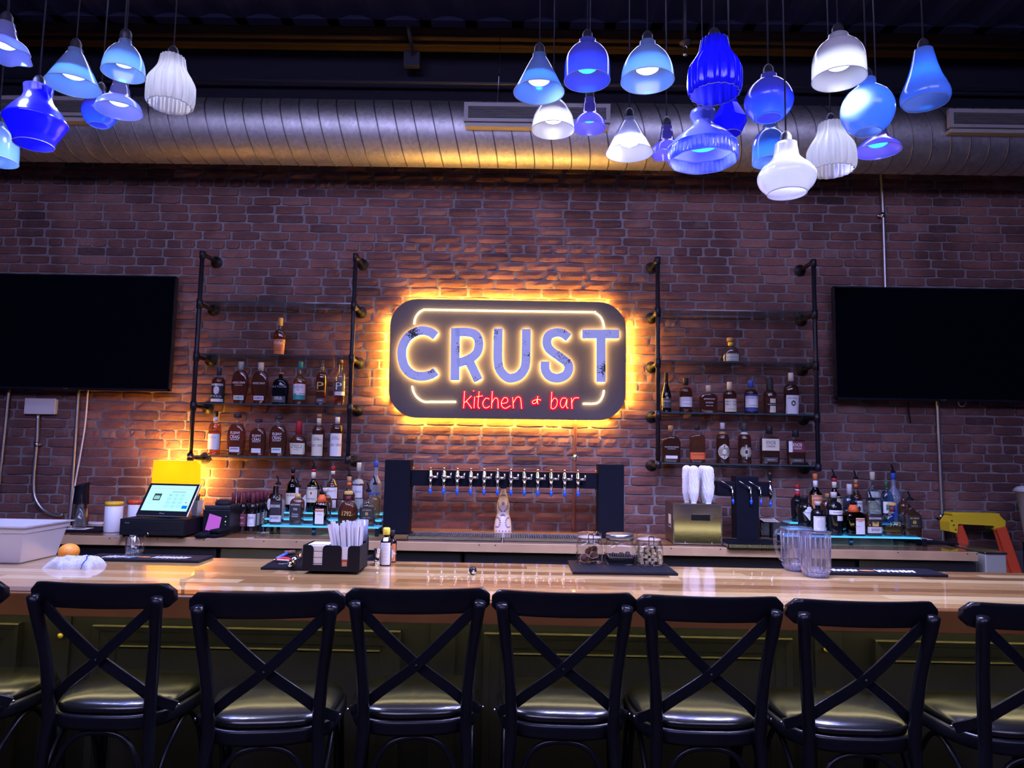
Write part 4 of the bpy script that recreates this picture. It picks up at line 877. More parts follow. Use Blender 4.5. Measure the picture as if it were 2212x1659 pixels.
B1 = 'bottles on the left lit steps'
bottle(W_, 'square amber bottle with black and white label reading bonded, front left of the left steps', 'bottle', 599, 1048, 1134, 26, 'square', YF[0], ZL[0], liq='dark', fill=.86, labels=[('k', .24, .56, .9), ('s', .07, .23, 1.0)], texts=[('BENCHMARK', 'w', .46, .8, .07), ('BONDED', 'k', .17, .7, .06)], pour=True, group=B1)
bottle(W_, 'square bottle with black and white label and gold neck, front row of the left steps', 'bottle', 642, 1054, 1135, 27, 'square', YF[0], ZL[0], liq='dark', band=[('gd', .70, .80)], labels=[('k', .12, .58, .86)], texts=[('JACK DANIELS', 'w', .53, .75, .05), ('Old', 'w', .42, .3, .06), ('Tennessee', 'w', .29, .5, .04), ('WHISKEY', 'w', .23, .55, .035)], pour=True, group=B1)
bottle('liqueur_bottle', 'square brown liqueur bottle with white and orange label, front row of the left steps', 'bottle', 694, 1068, 1136, 31, 'coin', YF[0], ZL[0], 'brown', band=[('or', .72, .96)], labels=[('w', .05, .52, .6), ('o', .42, .50, .6)], texts=[('COINTREAU', 'n', .46, .5, .04), ('LIQUEUR', 'r', .34, .35, .03)], pour=True, group=B1)
bottle(W_, 'broad dark decanter bottle numbered 1792 behind the straws', 'bottle', 752, 1064, 1137, 43, 'deca', YF[0], ZL[0], liq='dark', cap=('gd', .90, 1.7), band=[('m', .74, .88)], texts=[('1792', 'g', .36, .45, .13)], group=B1)
bottle(W_, 'bottle with clear shoulders, black label and gold crest, front right of the left steps', 'bottle', 795, 1062, 1136, 33, 'jb', YF[0], ZL[0], liq='dark', fill=.30, labels=[('k', .20, .54, .95)], texts=[('JIM BEAM', 'g', .46, .55, .05), ('8', 'g', .36, .2, .09), ('AGED 7 YEARS', 'g', .25, .5, .025)], pour=True, group=B1)
bottle('gin_bottle', 'dark round bottle with white oval label half hidden at the left end of the steps', 'bottle', 594, 1054, 1121, 33, 'apoth', YF[1], ZL[1], 'black', labels=[('w', .25, .62, .7, 'diamond', -.5)], texts=[], group=B1)
bottle(W_, 'reddish flask bottle with small white labels behind the brown liqueur bottle', 'bottle', 701, 1056, 1121, 33, 'flask', YF[1], ZL[1], liq='red', cap=('c', .86, 1.2), labels=[('w', .34, .50, .8)], texts=[('MICHTER', 'k', .42, .6, .06)], group=B1)
bottle('rum_bottle', 'dark bottle with orange neck band and white picture label, middle row of the left steps', 'bottle', 753, 1029, 1121, 27, 'round', YF[1], ZL[1], liq='dark', band=[('wd', .84, .99), ('or', .77, .84)], labels=[('w', .08, .42, .96)], texts=[('CAPTAIN', 'b', .36, .6, .04)], pour=True, group=B1)
bottle(W_, 'slim golden bottle beside the left tap column', 'bottle', 809, 1046, 1121, 25, 'round', YF[1], ZL[1], liq='gold', texts=[('GOLD', 'g', .3, .5, .05)], pour=True, group=B1)
bottle(W_, 'dark green bottle with embossed crest and black cap, back left of the left steps', 'bottle', 631, 1012, 1106, 26, 'round', YF[2], ZL[2], 'green', cap=('k', .90, 1.1), band=[('m', .80, .87)], labels=[('c', .16, .42, .95)], texts=[('GLEN', 'r', .37, .6, .04)], group=B1)
bottle(W_, 'dark green bottle with cream label and red neck, back row of the left steps', 'bottle', 676, 1013, 1106, 28, 'round', YF[2], ZL[2], 'green', band=[('r', .91, .99), ('c', .76, .91)], labels=[('c', .22, .57, .97), ('r', .40, .46, .12)], texts=[('JAMESON', 'k', .515, .86, .05), ('IRISH WHISKEY', 'k', .30, .6, .025)], pour=True, group=B1)
bottle(W_, 'amber bottle with white label and red and white capsule, back row of the left steps', 'bottle', 718, 1009, 1107, 26, 'round', YF[2], ZL[2], liq='red', cap=('r', .90, 1.1), band=[('c', .82, .90)], labels=[('w', .30, .54, .9), ('w', .10, .27, .8)], texts=[("Dewar's", 'r', .47, .7, .05)], group=B1)
bottle('vodka_bottle', 'clear vodka bottle with silver label and cream capsule, back row of the left steps', 'bottle', 774, 1000, 1107, 27, 'round', YF[2], ZL[2], liq='water', cap=('c', .82, 1.1), labels=[('sg', .58, .66, .9), ('w', .30, .54, .8), ('sg', .08, .28, .9)], texts=[('STOLI', 'n', .62, .7, .05), ('VODKA', 'k', .42, .6, .04)], group=B1)
bottle('vodka_bottle', 'frosted vodka bottle with blue cap, back right of the left steps', 'bottle', 811, 996, 1107, 26, 'round', YF[2], ZL[2], 'frost', 'none', cap=('bl', .88, 1.1), labels=[('bl', .34, .40, .9)], texts=[], group=B1)
# bottle-shaped paper tag among them
c = P(640, 1120, YF[1]-.045); k = mpp(c); t = thing('bottle_shaped_card', 'white bottle-shaped card standing behind the square black-label bottle', 'card', (c.x, c.y, ZL[1]))
ol = [(-16, 0), (16, 0), (20, 30), (18, 52), (10, 42), (2, 56), (2, 66), (-4, 66), (-4, 48), (-15, 42)]
n = len(ol); pyd('card', [(x*k, 0, z*k) for x, z in ol]+[(x*k, .001, z*k) for x, z in ol], [tuple(range(n)), tuple(range(2*n-1, n-1, -1))]+[(i, n+i, n+(i+1) % n, (i+1) % n) for i in range(n)], PAPER, t)
# wine bottles in ranks
CAPM = mat('wine_capsule', (.085, .012, .025), .35)
yy = PZ(525, 1149, BBZ).y+.04
cols = [(503, 22, 'w', 'c'), (525, 19.5, 'm', 'm'), (545, 19.5, 'w', 'c')]
rown = ['front', 'second', 'third', 'fourth', 'fifth']; coln = ['left', 'middle', 'right']
for j, (x, w, lc, _) in enumerate(cols):
    X = P(x, 1110, yy).x
    for i in range(5):
        Y = yy+i*.079
        if Y > 5.15: continue
        d = {'w': 'white', 'm': 'maroon'}[lc]
        xx = X+(.004*i if j == 0 else 0)
        kk = mpp((X, Y, 1.1)); pxw = w*mpp((X, yy, 1.1))/kk
        hpx = (1149-1068)*mpp((X, yy, 1.1))/kk
        tx = [('Josh', 'k', .36, .6, .09), ('CELLARS', 'n', .2, .5, .02)] if j == 2 and i == 0 else [('CABERNET', 'w', .36, .5, .03), ('WINERY', 'w', .22, .6, .03)] if j == 1 and i == 0 else [('VINEYARDS', 'n', .3, .6, .025)] if i == 0 else []
        bottle('wine_bottle', 'dark wine bottle with %s label, %s rank of the %s file beside the card printer' % (d, rown[i], coln[j]), 'bottle', 1106, 900, 900+hpx, pxw, 'burg' if j == 0 else 'wine', Y, BBZ, 'wine', labels=[(lc, .09 if j == 0 else .14, .34 if j == 0 else .46, .96)], texts=tx, cap=('m', .72, 1.1), at=(xx,), group='wine bottles standing in ranks')
B2 = 'bottles on the right lit steps'
bottle('gin_bottle', 'squat black bottle with white framed label, front left of the right steps', 'bottle', 1767, 1085, 1156, 30, 'apoth', YF[0], ZR[0], 'black', cap=('s', .88, 1.2), labels=[('w', .12, .56, .86), ('s', .17, .50, .5, 'oval')], texts=[('MONKEY 47', 'k', .53, .6, .03)], group=B2)
bottle('gin_bottle', 'broad dark bottle with two tilted white paper labels, front row of the right steps', 'bottle', 1802, 1065, 1157, 34, 'apoth', YF[0], ZR[0], 'black', cap=('s', .86, 1.1), band=[('r', .96, 1.0)], labels=[('w', .48, .58, .98), ('w', .34, .45, .5, 'rect', .45)], texts=[('EMPRESS', 'k', .53, .5, .025)], group=B2)
bottle('liqueur_bottle', 'square brown liqueur bottle with orange and white label, front row of the right steps', 'bottle', 1844, 1091, 1159, 40, 'coin', YF[0], ZR[0], 'brown', band=[('or', .74, .96)], labels=[('w', .06, .56, .48, 'rect', .3), ('o', .44, .54, .48, 'rect', .3)], texts=[('LIQUEUR', 'r', .30, .3, .03)], pour=True, group=B2)
bottle(W_, 'square amber bottle with black, gold and grey label, front row of the right steps', 'bottle', 1883, 1083, 1159, 33, 'square', YF[0], ZR[0], liq='red', fill=.85, labels=[('k', .34, .62, .85), ('gd', .28, .40, .4), ('s', .09, .26, .95)], texts=[('BENCHMARK', 'w', .50, .8, .06), ('BONDED', 'k', .18, .55, .07)], pour=True, group=B2)
bottle(W_, 'broad decanter bottle numbered 1792, part empty, front row of the right steps', 'bottle', 1928, 1091, 1161, 43, 'deca', YF[0], ZR[0], liq='amber', fill=.45, cap=('gd', .92, 1.6), band=[('m', .74, .9)], texts=[('1792', 'g', .38, .5, .12)], group=B2)
bottle(W_, 'dark square-shouldered bottle with gold crest, front right of the right steps', 'bottle', 1967, 1082, 1160, 38, 'jb', YF[0], ZR[0], liq='dark', labels=[('k', .24, .58, .9)], texts=[('JIM BEAM', 'y', .50, .5, .05), ('8', 'y', .40, .2, .09), ('BLACK', 'y', .30, .35, .025)], pour=True, group=B2)
bottle('gin_bottle', 'black round bottle with white diamond label, middle row of the right steps', 'bottle', 1740, 1074, 1143, 32, 'apoth', YF[1], ZR[1], 'black', cap=('k', .88, 1.1), labels=[('w', .24, .72, .8, 'diamond', .15)], texts=[("HENDRICK'S", 'k', .48, .7, .045)], group=B2)
bottle('liqueur_bottle', 'dark red-brown bottle with cork stopper, middle row of the right steps', 'bottle', 1788, 1071, 1145, 30, 'bib', YF[1], ZR[1], liq='dark', cap=('wd', .88, 1.1), group=B2)
bottle('tequila_bottle', 'clear squarish bottle glowing pale blue with silver cap, middle row of the right steps', 'bottle', 1836, 1050, 1145, 30, 'skrew', YF[1], ZR[1], liq='blue', cap=('s', .76, 1.25), labels=[('w', .20, .42, .8)], texts=[], group=B2)
bottle('rum_bottle', 'clear bottle of pale straw-coloured spirit behind the square amber bottle', 'bottle', 1887, 1062, 1145, 30, 'round', YF[1], ZR[1], liq='pale', labels=[('sg', .25, .5, .8)], texts=[], group=B2)
bottle('tequila_bottle', 'clear round bottle with dark green cap and painted label, middle row of the right steps', 'bottle', 1916, 1043, 1145, 27, 'bib', YF[1], ZR[1], liq='blue', cap=('gr', .88, 1.15), labels=[('w', .34, .58, .85), ('gr', .40, .52, .5), ('wd', .30, .40, .3, 'oval')], texts=[], group=B2)
bottle(W_, 'plain amber bottle with clear neck, middle row at the right end of the right steps', 'bottle', 1953, 1055, 1145, 27, 'round', YF[1], ZR[1], liq='red', cap=('cl', .85, 1.1), group=B2)
bottle('liqueur_bottle', 'round dark bottle with red label and red cap, back left of the right steps', 'bottle', 1723, 1052, 1131, 28, 'round', YF[2], ZR[2], 'black', cap=('r', .88, 1.15), band=[('w', .83, .88), ('r', .70, .82)], labels=[('w', .14, .46, .55, 'rect', .2), ('r', .17, .43, .48, 'rect', .2)], texts=[('Grand', 'w', .33, .4, .05)], group=B2)
bottle(W_, 'dark bottle with orange label and orange capsule, back row of the right steps', 'bottle', 1762, 1028, 1131, 28, 'round', YF[2], ZR[2], 'green', cap=('o', .86, 1.12), band=[('w', .72, .86)], labels=[('o', .28, .56, .97)], texts=[('JAMESON', 'w', .49, .85, .05)], group=B2)
bottle(W_, 'dark green bottle with cream label and red neck, back row of the right steps', 'bottle', 1803, 1035, 1131, 28, 'round', YF[2], ZR[2], 'green', band=[('r', .90, .99), ('c', .76, .90)], labels=[('c', .24, .58, .97), ('r', .38, .45, .12)], texts=[('JAMESON', 'k', .52, .86, .05)], pour=True, group=B2)
bottle('rum_bottle', 'dark rum bottle with white picture label, back row of the right steps', 'bottle', 1850, 1037, 1131, 25, 'round', YF[2], ZR[2], liq='dark', band=[('wd', .88, .99), ('or', .80, .87)], labels=[('w', .2, .5, .96), ('k', .25, .38, .3, 'oval')], texts=[('CAPTAIN', 'k', .44, .6, .04)], pour=True, group=B2)
bottle('vodka_bottle', 'clear vodka bottle with cream capsule, back row of the right steps', 'bottle', 1886, 1022, 1131, 29, 'round', YF[2], ZR[2], liq='water', cap=('c', .84, 1.15), labels=[('sg', .50, .62, .9), ('sg', .2, .45, .9)], texts=[('STOLI', 'w', .56, .7, .06)], group=B2)
t = bottle('vodka_bottle', 'frosted blue vodka bottle with white birds and blue capsule, back row of the right steps', 'bottle', 1931, 1022, 1131, 27, 'round', YF[2], ZR[2], 'frost', 'none', cap=('bl', .86, 1.12), labels=[('bl', .12, .34, .95)], texts=[('~ v ~', 'w', .50, .6, .09)], pour=True, group=B2)
# ================================================================== BACK COUNTER EQUIPMENT
BLUEP = mat('blue_tap_plug', (.02, .12, .75), .35); TAPB = mat('tap_tower_black', (.006, .007, .014), .5, spec=.08)
def on(x, y, Z): return PZ(x, y, Z)
def faucet(parent, loc, k, lever=1):
    """chrome beer faucet: shank, body, spout, side lever and a blue hygiene plug"""
    f = join('faucet', [lathev([(-.004, .010), (.0, .012), (.012, .012), (.016, .009), (.03, .0085), (.034, .005), (.04, .005), (.044, .0065), (.048, .003)], 12, cap=(True, True)),
                        sweepv([(0, .03, .008), (0, .0, .008)], .009, 10)], CHROME, parent); f.location = loc; f.scale = (k, k, k)
    join('spout', [lathev([(-.052, .005), (-.02, .0068), (-.004, .0095)], 12, cap=(True, True))], CHROME, f)
    join('lever', [sweepv([(.006, -.004, .006), (.03, -.006, .006)], .0052, 8), sweepv([(.03, -.006, .002), (.032, -.006, .026)], .0038, 8)], CHROME, f)
    lathe('plug', [(-.074, .001), (-.066, .006), (-.056, .0078), (-.048, .007)], BLUEP, f, 12)
    return f
# long tap beam
yb = on(856, 1154, BBZ).y; k = mpp((0, yb, 1.2)); TW = .05
c1 = P(856, 1100, yb); c2 = P(1320, 1100, yb)
t = thing('tap_tower', 'wide black beer tap tower with a beam of twelve chrome taps below the lit sign', 'tap tower', (0, yb, BBZ))
for c, yt in ((c1, 993), (c2, 1003)):
    zt = P(856 if c is c1 else 1320, yt, yb).z-BBZ; box('column', (c.x-28*k, c.x+28*k, 0, .13, .004, zt), TAPB, t, .004)
    box('base_plate', (c.x-34*k, c.x+34*k, -.012, .15, 0, .005), MATTE, t)
z0 = P(1088, 1053, yb).z-BBZ; z1 = P(1088, 1018.5, yb).z-BBZ
box('beam', (c1.x+28*k, c2.x-28*k, .03, .11, z0, z1), TAPB, t, .003)
box('sign_glint_strip', (c1.x+28*k, c2.x-28*k, .029, .111, z1, z1+.003), mat('painted_sign_glint', (.6, .2, .12), .3, .8), t)  # reddish strip paints the sign's reflection along the beam's top edge
for i in range(12):
    x = 930+29*i; faucet(t, (P(x, 1030, yb).x, -.002, (z0+z1)/2+.0), 1.5)
for c, s in ((c1, 1), (c2, -1)):
    for zq in (z1+.012, z0-.01):
        lathe('bolt', [(0, .006), (.008, .006), (.012, .003)], KN, t, 8, loc=(c.x+s*29*k, .07, zq)).rotation_euler = (0, radians(90*s), 0)
# drip trays
def drip_tray(xa, xb, y_front, y_back, label, h=.022, n=40):
    a = on(xa, y_front, BBZ); b = on(xb, y_front, BBZ); yk = on((xa+xb)/2, y_back, BBZ).y
    t = thing('drip_tray', label, 'drip tray', (a.x, a.y, BBZ)); W = b.x-a.x; D = yk-a.y
    boxes('pan', [(0, W, 0, .004, 0, h), (0, W, D-.004, D, 0, h), (0, .004, 0, D, 0, h), (W-.004, W, 0, D, 0, h), (0, W, 0, D, 0, .003)], STEEL, t)
    boxes('grille', [(.004+(W-.008)*(i+.15)/n, .004+(W-.008)*(i+.6)/n, .004, D-.004, h-.006, h-.003) for i in range(n)], MATTE if W < .4 else STEEL, t)
    return t
drip_tray(880, 1084, 1165.5, 1157, 'long stainless drip tray in front of the left half of the tap beam')
drip_tray(1086, 1290, 1169, 1161, 'long stainless drip tray in front of the right half of the tap beam')
drip_tray(1573, 1702, 1184, 1170, 'small drip tray with black grille under the small tap tower', n=24)
# blue and white ceramic bottle
c = on(1086, 1148, BBZ); k = mpp(c); H = 92*k; R = 19.3*k
t = thing('ceramic_bottle', 'tall white ceramic bottle painted with blue leaves and black bell stopper, under the tap beam', 'bottle', c)
CER = mat('white_ceramic', (.75, .74, .74), .2, coat=.5); COB = mat('cobalt_paint', (.03, .04, .28), .3)
prof = [(0, .98), (.02, 1), (.12, .98), (.25, .90), (.36, .76), (.42, .70), (.5, .72), (.58, .74), (.66, .68), (.8, .48), (.9, .34), (.955, .30), (1, .32)]
pr = smooth_path([(z*H, r*R, 0) for z, r in prof], 3); pr = [(v.x, v.y) for v in pr]
lathe('body', pr, CER, t, 32)
lathe('stopper', [(H, R*.34), (H+.012, R*.38), (H+.026, R*.3), (H+.03, R*.4), (H+.036, R*.2), (H+.042, R*.22), (H+.046, .001)], BLACK, t, 16)
def crad(z):
    for (a, ra), (b, rb2) in zip(pr, pr[1:]):
        if a <= z <= b: return ra+(rb2-ra)*(z-a)/max(1e-9, b-a)
    return pr[-1][1]
def dab(nm, x, z, w, h, rot, m, off=.0006):
    vs = []
    for j in range(8):
        a = 2*pi*j/8; u, v = w*cos(a), h*sin(a); uu = u*cos(rot)-v*sin(rot)+x; vv = u*sin(rot)+v*cos(rot)+z; r = crad(vv); vs.append((uu, -math.sqrt(max(1e-8, r*r-uu*uu))-off, vv))
    return vs, [tuple(range(8))]
tan_ = mat('ceramic_tan', (.50, .36, .24), .35)
join('tan_panel', [dab('p', 0, .66*H, R*.45, .17*H, 0, tan_, .0004)], tan_, t)
join('crest', [dab('p', 0, .655*H, R*.17, .045*H, 0, INKS['k'], .0009)], INKS['n'], t)
d = []
for q in range(14):
    for s in (-1, 1):
        a = q/13*pi*.9; x = s*R*.56*sin(a*.98+.12); z = .66*H+.19*H*cos(a+.05); d.append(dab('l', x*.98, z, R*.10, R*.05, s*(.6+a), COB))
for q in range(11):
    for s in (-1, 1):
        a = pi*(.35+1.3*q/10); x = s*(R*.62+R*.30*cos(a)); z = .22*H+.11*H*sin(a); d.append(dab('l', min(R*.86, abs(x))*s, z, R*.10, R*.05, a*s, COB))
for q in range(-2, 3): d.append(dab('l', q*R*.1, .40*H+abs(q)*-.01*H, R*.05, R*.12, -q*.4, COB)); d.append(dab('l', q*R*.36, .03*H, R*.06, R*.08, 0, COB))
join('painted_leaves', d, COB, t, False)
# glass washer with brushes
c = on(1455, 1176, BBZ); k = mpp(c); W = 103*k; H = 87*k; D = .34
t = thing('glass_washer', 'stainless steel glass washer with upright white bristle brushes on the back counter', 'glass washer', c, radians(-3))
SMIR = mat('polished_steel', (.62, .60, .56), .13, 1)
box('body', (0, W, 0.004, D, .006, H), mat('washer_side', (.10, .06, .05), .3, .6), t, .003); fp = box('front_panel', (.002, W-.002, -.002, .006, .004, H), SMIR, t, .003)  # brown reflection put into the colour of the steel side
boxes('trim', [(-.001, .004, -.004, .008, .004, H+.001), (0, W, -.004, .008, H-.003, H+.002), (W-.003, W+.001, -.004, .008, .004, H)], STEEL, t)
box('handle_slot', (W*.37, W*.76, -.004, -.001, H*.60, H*.75), mat('slot_black', (.004, .004, .006), .3), fp, .001)
for x in (.24, .79): lathe('rivet', [(0, .003), (.002, .001)], PAPER, fp, 8, loc=(W*x, -.002, H*.06)).rotation_euler = (radians(90), 0, 0)
pyd('side_sticker', [(-.0006, .09, H*.38), (-.0006, .19, H*.38), (-.0006, .19, H*.70), (-.0006, .09, H*.70)], [(0, 1, 2, 3)], PAPER, t)
pyd('sticker_print', [(-.0010, .10, H*.40), (-.0010, .18, H*.40), (-.0010, .18, H*.46), (-.0010, .10, H*.46)], [(0, 1, 2, 3)], INKS['k'], t)
for x in (.1, .9):
    for y in (.05, D-.05): box('foot', (W*x-.012, W*x+.012, y-.012, y+.012, 0, .007), MATTE, t)
BRU = mat('white_bristle', (.74, .74, .80), .9, bump=1.0, bscale=300)
def bristle(a, z): return .05*sin(a*17+z*900)+.05*sin(a*11-z*1300)+.03*sin(a*29+z*2100)
for i, (px_, w, y, top) in enumerate(((1481, 20, .16, 1006), (1497, 22, .07, 1003), (1511, 14, .22, 1009), (1519, 20, .15, 1003), (1528, 24, .07, 1004))):
    b = P(px_, 1085, c.y+y)-Vector(c); r = w*k/2; L = 80*k
    br = lathe('brush', [(.0, .004), (.004, r*.55), (.03, r*.78), (.12*1.0, r*.95), (L*.7, r), (L*.92, r*.95), (L*.98, r*.75), (L, r*.4)], BRU, t, 40, bristle); br.location = (b.x, y, H+.008)
    # finer rings so that the bristles stand out
    zs = [L*q/26 for q in range(27)]
    pr2 = [(z, r*(.55+.45*min(1, z/(.25*L)))*(1 if z < .88*L else math.sqrt(max(.05, 1-((z-.88*L)/(.125*L))**2)))) for z in zs]
    vs, fs = lathev(pr2, 40, bristle, (True, True)); br.data.clear_geometry(); br.data.from_pydata(vs, [], fs); br.data.update(); fixn(br)
    lathe('brush_base', [(-.009, r*.6), (0, r*.5)], PAPER, br, 16)
# small tap tower
c = on(1616, 1170, BBZ); k = mpp(c); zt = P(1616, 1029, c.y).z-BBZ
t = thing('tap_tower', 'small black tap column with four taps beside the glass washer', 'tap tower', c)
box('column', (-24*k, 25*k, 0, .12, .004, zt), TAPB, t, .005); box('base_plate', (-32*k, 34*k, -.02, .14, 0, .005), MATTE, t)
za = P(1616, 1072, c.y).z-BBZ; zb = P(1616, 1041, c.y).z-BBZ
box('cross_bar', (-64*k, 57*k, .02, .10, za, zb), TAPB, t, .005)
for px_ in (1580, 1617, 1638):
    x = P(px_, 1050, c.y).x-c.x; yy_ = .018 if px_ < 1590 else -.002
    f = join('faucet', [sweepv([(0, .02, 0), (0, -.03, 0)], .010, 10), sweepv([(-.012, -.018, .006), (.012, -.018, .006)], .010, 10), lathev([(-.006, .011), (.012, .011)], 10, cap=(True, True))], CHROME, t); f.location = (x, yy_, (za+zb)/2+.004)
    join('lever', [sweepv([(-.008, -.03, .012), (-.072, -.032, .048)], .0035, 8)], CHROME, f)
    join('spout', [sweepv([(.004, -.028, 0), (.006, -.03, -.075)], .0052, 10)], CHROME, f)
    lathe('plug', [(-.105, .001), (-.096, .006), (-.083, .009), (-.074, .008)], BLUEP, f, 12, loc=(.006, -.03, 0))
x = P(1664, 1050, c.y).x-c.x; f = join('stout_faucet', [sweepv([(0, .02, 0), (0, -.03, 0)], .011, 10), lathev([(-.08, .005), (-.05, .008), (-.03, .012), (.02, .014), (.026, .010), (.045, .009), (.05, .012), (.062, .010)], 14, cap=(True, True))], CHROME, t); f.location = (x, .0, (za+zb)/2-.004)
lathe('handle', [(.062, .009), (.075, .010), (.10, .015), (.112, .014), (.12, .006)], BLACK, f, 14); lathe('plug', [(-.108, .001), (-.1, .007), (-.09, .011), (-.08, .009)], BLUEP, f, 12)
# chevron basket with papers
c = on(1642, 1158, BBZ); k = mpp(c); t = thing('chevron_basket', 'dark basket with chevron weave holding papers, beside the small tap tower', 'basket', (c.x, c.y, BBZ))
W, H = 60*k, 28*k; DKW = mat('dark_basket', (.05, .045, .045), .7)
boxes('basket_wall', [(0, W, 0, .006, 0, H), (0, W, .15, .156, 0, H), (0, .006, 0, .156, 0, H), (W-.006, W, 0, .156, 0, H), (0, W, 0, .156, 0, .004)], DKW, t)
for i in range(7):
    for s in (-1, 1):
        x0 = W/2+s*i*W/14; 
        o = tube('weave_strip', [(x0, -.002, .006+0*i), (min(W-.003, max(.003, x0+s*W*.30)), -.002, min(H-.004, .006+W*.30))], 0, mat('basket_strip', (.11, .10, .10), .6), t, flat=(.0035, .0015), nrm=(0, -1, 0))
o = box('paper_slip', (W*.18, W*.74, .03, .14, H+.002, H+.004), PAPER, t); o.rotation_euler = (radians(8), 0, 0); boxes('print', [(W*.24, W*.68, .045+.022*i, .052+.022*i, H+.0042, H+.0047) for i in range(4)], INKS['n'], o)
# black mats at the right end of the counter
c = on(1990, 1176, BBZ); d = on(2098, 1183, BBZ); t = thing('rubber_mat', 'black rubber mat with a white napkin at the right end of the back counter', 'mat', (c.x, c.y, BBZ))
W = d.x-c.x; pyd('mat', [(0, 0, .0), (W, 0, 0), (W*.55, .34, 0), (-.02, .34, 0), (0, 0, .012), (W, 0, .012), (W*.55, .34, .012), (-.02, .34, .012)], [(3, 2, 1, 0), (4, 5, 6, 7), (0, 1, 5, 4), (1, 2, 6, 5), (2, 3, 7, 6), (3, 0, 4, 7)], MATTE, t)
o = box('napkin', (.06, .17, .16, .28, .0125, .0145), PAPER, t)
# ================================================================== STEP LADDER, BIN
YEL = mat('ladder_yellow', (.72, .52, .02), .45); ORG = mat('ladder_orange', (.62, .07, .025), .4)
LY = 5.0
def LP(x, y, dy=0): return P(x, y, LY+dy)
b0 = LP(2112, 1240); t = thing('step_ladder', 'orange fibreglass step ladder with yellow top beside the right counter end', 'ladder', (b0.x, LY, 0))
def rl(v): return Vector(v)-Vector((b0.x, LY, 0))
a = rl(LP(2053, 1150)); b = rl(LP(2170, 1140)); zt = rl(LP(2112, 1110)).z; k = mpp(b0)
pts = [(2052, 1148), (2050, 1128), (2062, 1112), (2085, 1110), (2130, 1110), (2160, 1114), (2173, 1126), (2171, 1142), (2150, 1145), (2148, 1136), (2070, 1132), (2068, 1152)]
vs = [rl(LP(x, y)) for x, y in pts]; n = len(vs); vs += [v+Vector((0, .11, 0)) for v in vs]
o = pyd('ladder_top', vs, [tuple(range(n)), tuple(range(2*n-1, n-1, -1))]+[(i, n+i, n+(i+1) % n, (i+1) % n) for i in range(n)], YEL, t); fixn(o)
box('tool_tray', (a.x+.02, b.x-.02, .01, .10, zt-.012, zt+.004), YEL, t, .003)
for j in range(3): lathe('hole', [(0, .006), (.001, .006)], mat('hole_dark', (.05, .04, .01), .8), t, 8, loc=(a.x+.012+.012*j, -.002, zt-.05-.03*j)).rotation_euler = (radians(90), 0, 0)
def rail(x1, y1, x2, y2, dy0, dy1):
    p = rl(LP(x1, y1, dy0)); q = rl(LP(x2, y2, dy0)); d = q-p; s = (-(p.z))/d.z if abs(d.z) > 1e-6 else 1; g = q.copy(); q = Vector((q.x+.04, q.y+dy1, 0))
    tube('rail', [p, g, q], 0, ORG, t, flat=(.032, .012), nrm=(-.3, -1, 0)); return p, q
r1 = rail(2068, 1136, 2080, 1165, .02, .05); rail(2150, 1122, 2178, 1214, .02, .0); rail(2162, 1140, 2196, 1238, -.02, -.25)
for f in (.18, .4, .6, .8):
    p = Vector(r1[0]).lerp(Vector(r1[1]), f); box('step', (p.x, p.x+.30+.1*f, p.y-.03, p.y+.05, p.z-.012, p.z+.012), YEL if f < .1 else STEEL, t)
# bin on a stand
c = P(2214, 1165, 4.80); t = thing('white_bin', 'white plastic bin with lid cut off by the right picture edge', 'bin', c); k = mpp(c); H = 112*k; R = 62*k
c2_ = c+Vector((R*.86, -.02, 0)); t.location = c2_
lathe('bin_body', [(0, R*.75), (.01, R*.78), (H*.9, R*.98), (H*.91, R*1.05), (H*.94, R*1.05)], mat('bin_white', (.55, .56, .60), .45), t, 32); lathe('bin_lid', [(H*.94, R*1.0), (H*.955, R*1.02), (H, R*.92), (H+.01, R*.6)], WHITE, t, 32)
st = thing('side_stand', 'brown wooden stand under the white bin at the right edge', 'stand', (c2_.x, c2_.y, 0)); box('top', (-.1, .2, -.2, .16, c.z-.03, c.z-.001), mat('stand_wood', (.10, .05, .03), .5), st, .004); 
for sx in (-.07, .17):
    for sy in (-.18, .13): box('leg', (sx-.02, sx+.02, sy-.02, sy+.02, 0, c.z-.03), MATTE, st)
# ================================================================== LEFT END OF THE BACK COUNTER
# cash drawer and terminal
c = on(256, 1160, BBZ); k = mpp(c); W = 142*k; H = 39*k
t = thing('cash_drawer', 'black metal cash drawer with a key in its lock, under the touch-screen till', 'cash drawer', c)
box('body', (0, W, .004, .40, .012, H), MATTE, t, .003); fr = box('drawer_front', (.006, W-.006, -.004, .006, .014, H-.008), mat('drawer_face', (.008, .009, .014), .35), t, .003)
boxes('groove', [(.03, W*.40, -.006, -.003, H*.42, H*.46), (W*.56, W-.04, -.006, -.003, H*.42, H*.46)], BLACK, fr)
for x in (.03, W-.03):
    for y in (.03, .36): box('foot', (x-.014, x+.014, y-.014, y+.014, 0, .0125), MATTE, t)
lathe('lock', [(0, .010), (.006, .010), (.008, .007)], CHROME, fr, 14, loc=(W*.46, -.004, H*.46)).rotation_euler = (radians(90), 0, 0)
join('key', [lathev([(-.0012, .013), (.0012, .013)], 14, cap=(True, True)), (boxv(-.004, .004, -.036, -.01, -.0012, .0012), BOXF)], CHROME, fr); ko = fr.children[-1]; ko.location = (W*.46, -.014, H*.20); ko.rotation_euler = (radians(90), radians(35), 0)
lettering('Clover', INKS['n'], fr, .032, .008, lambda x, z: (W*.12+x, -.0045, H*.80+z))
dz = BBZ+H
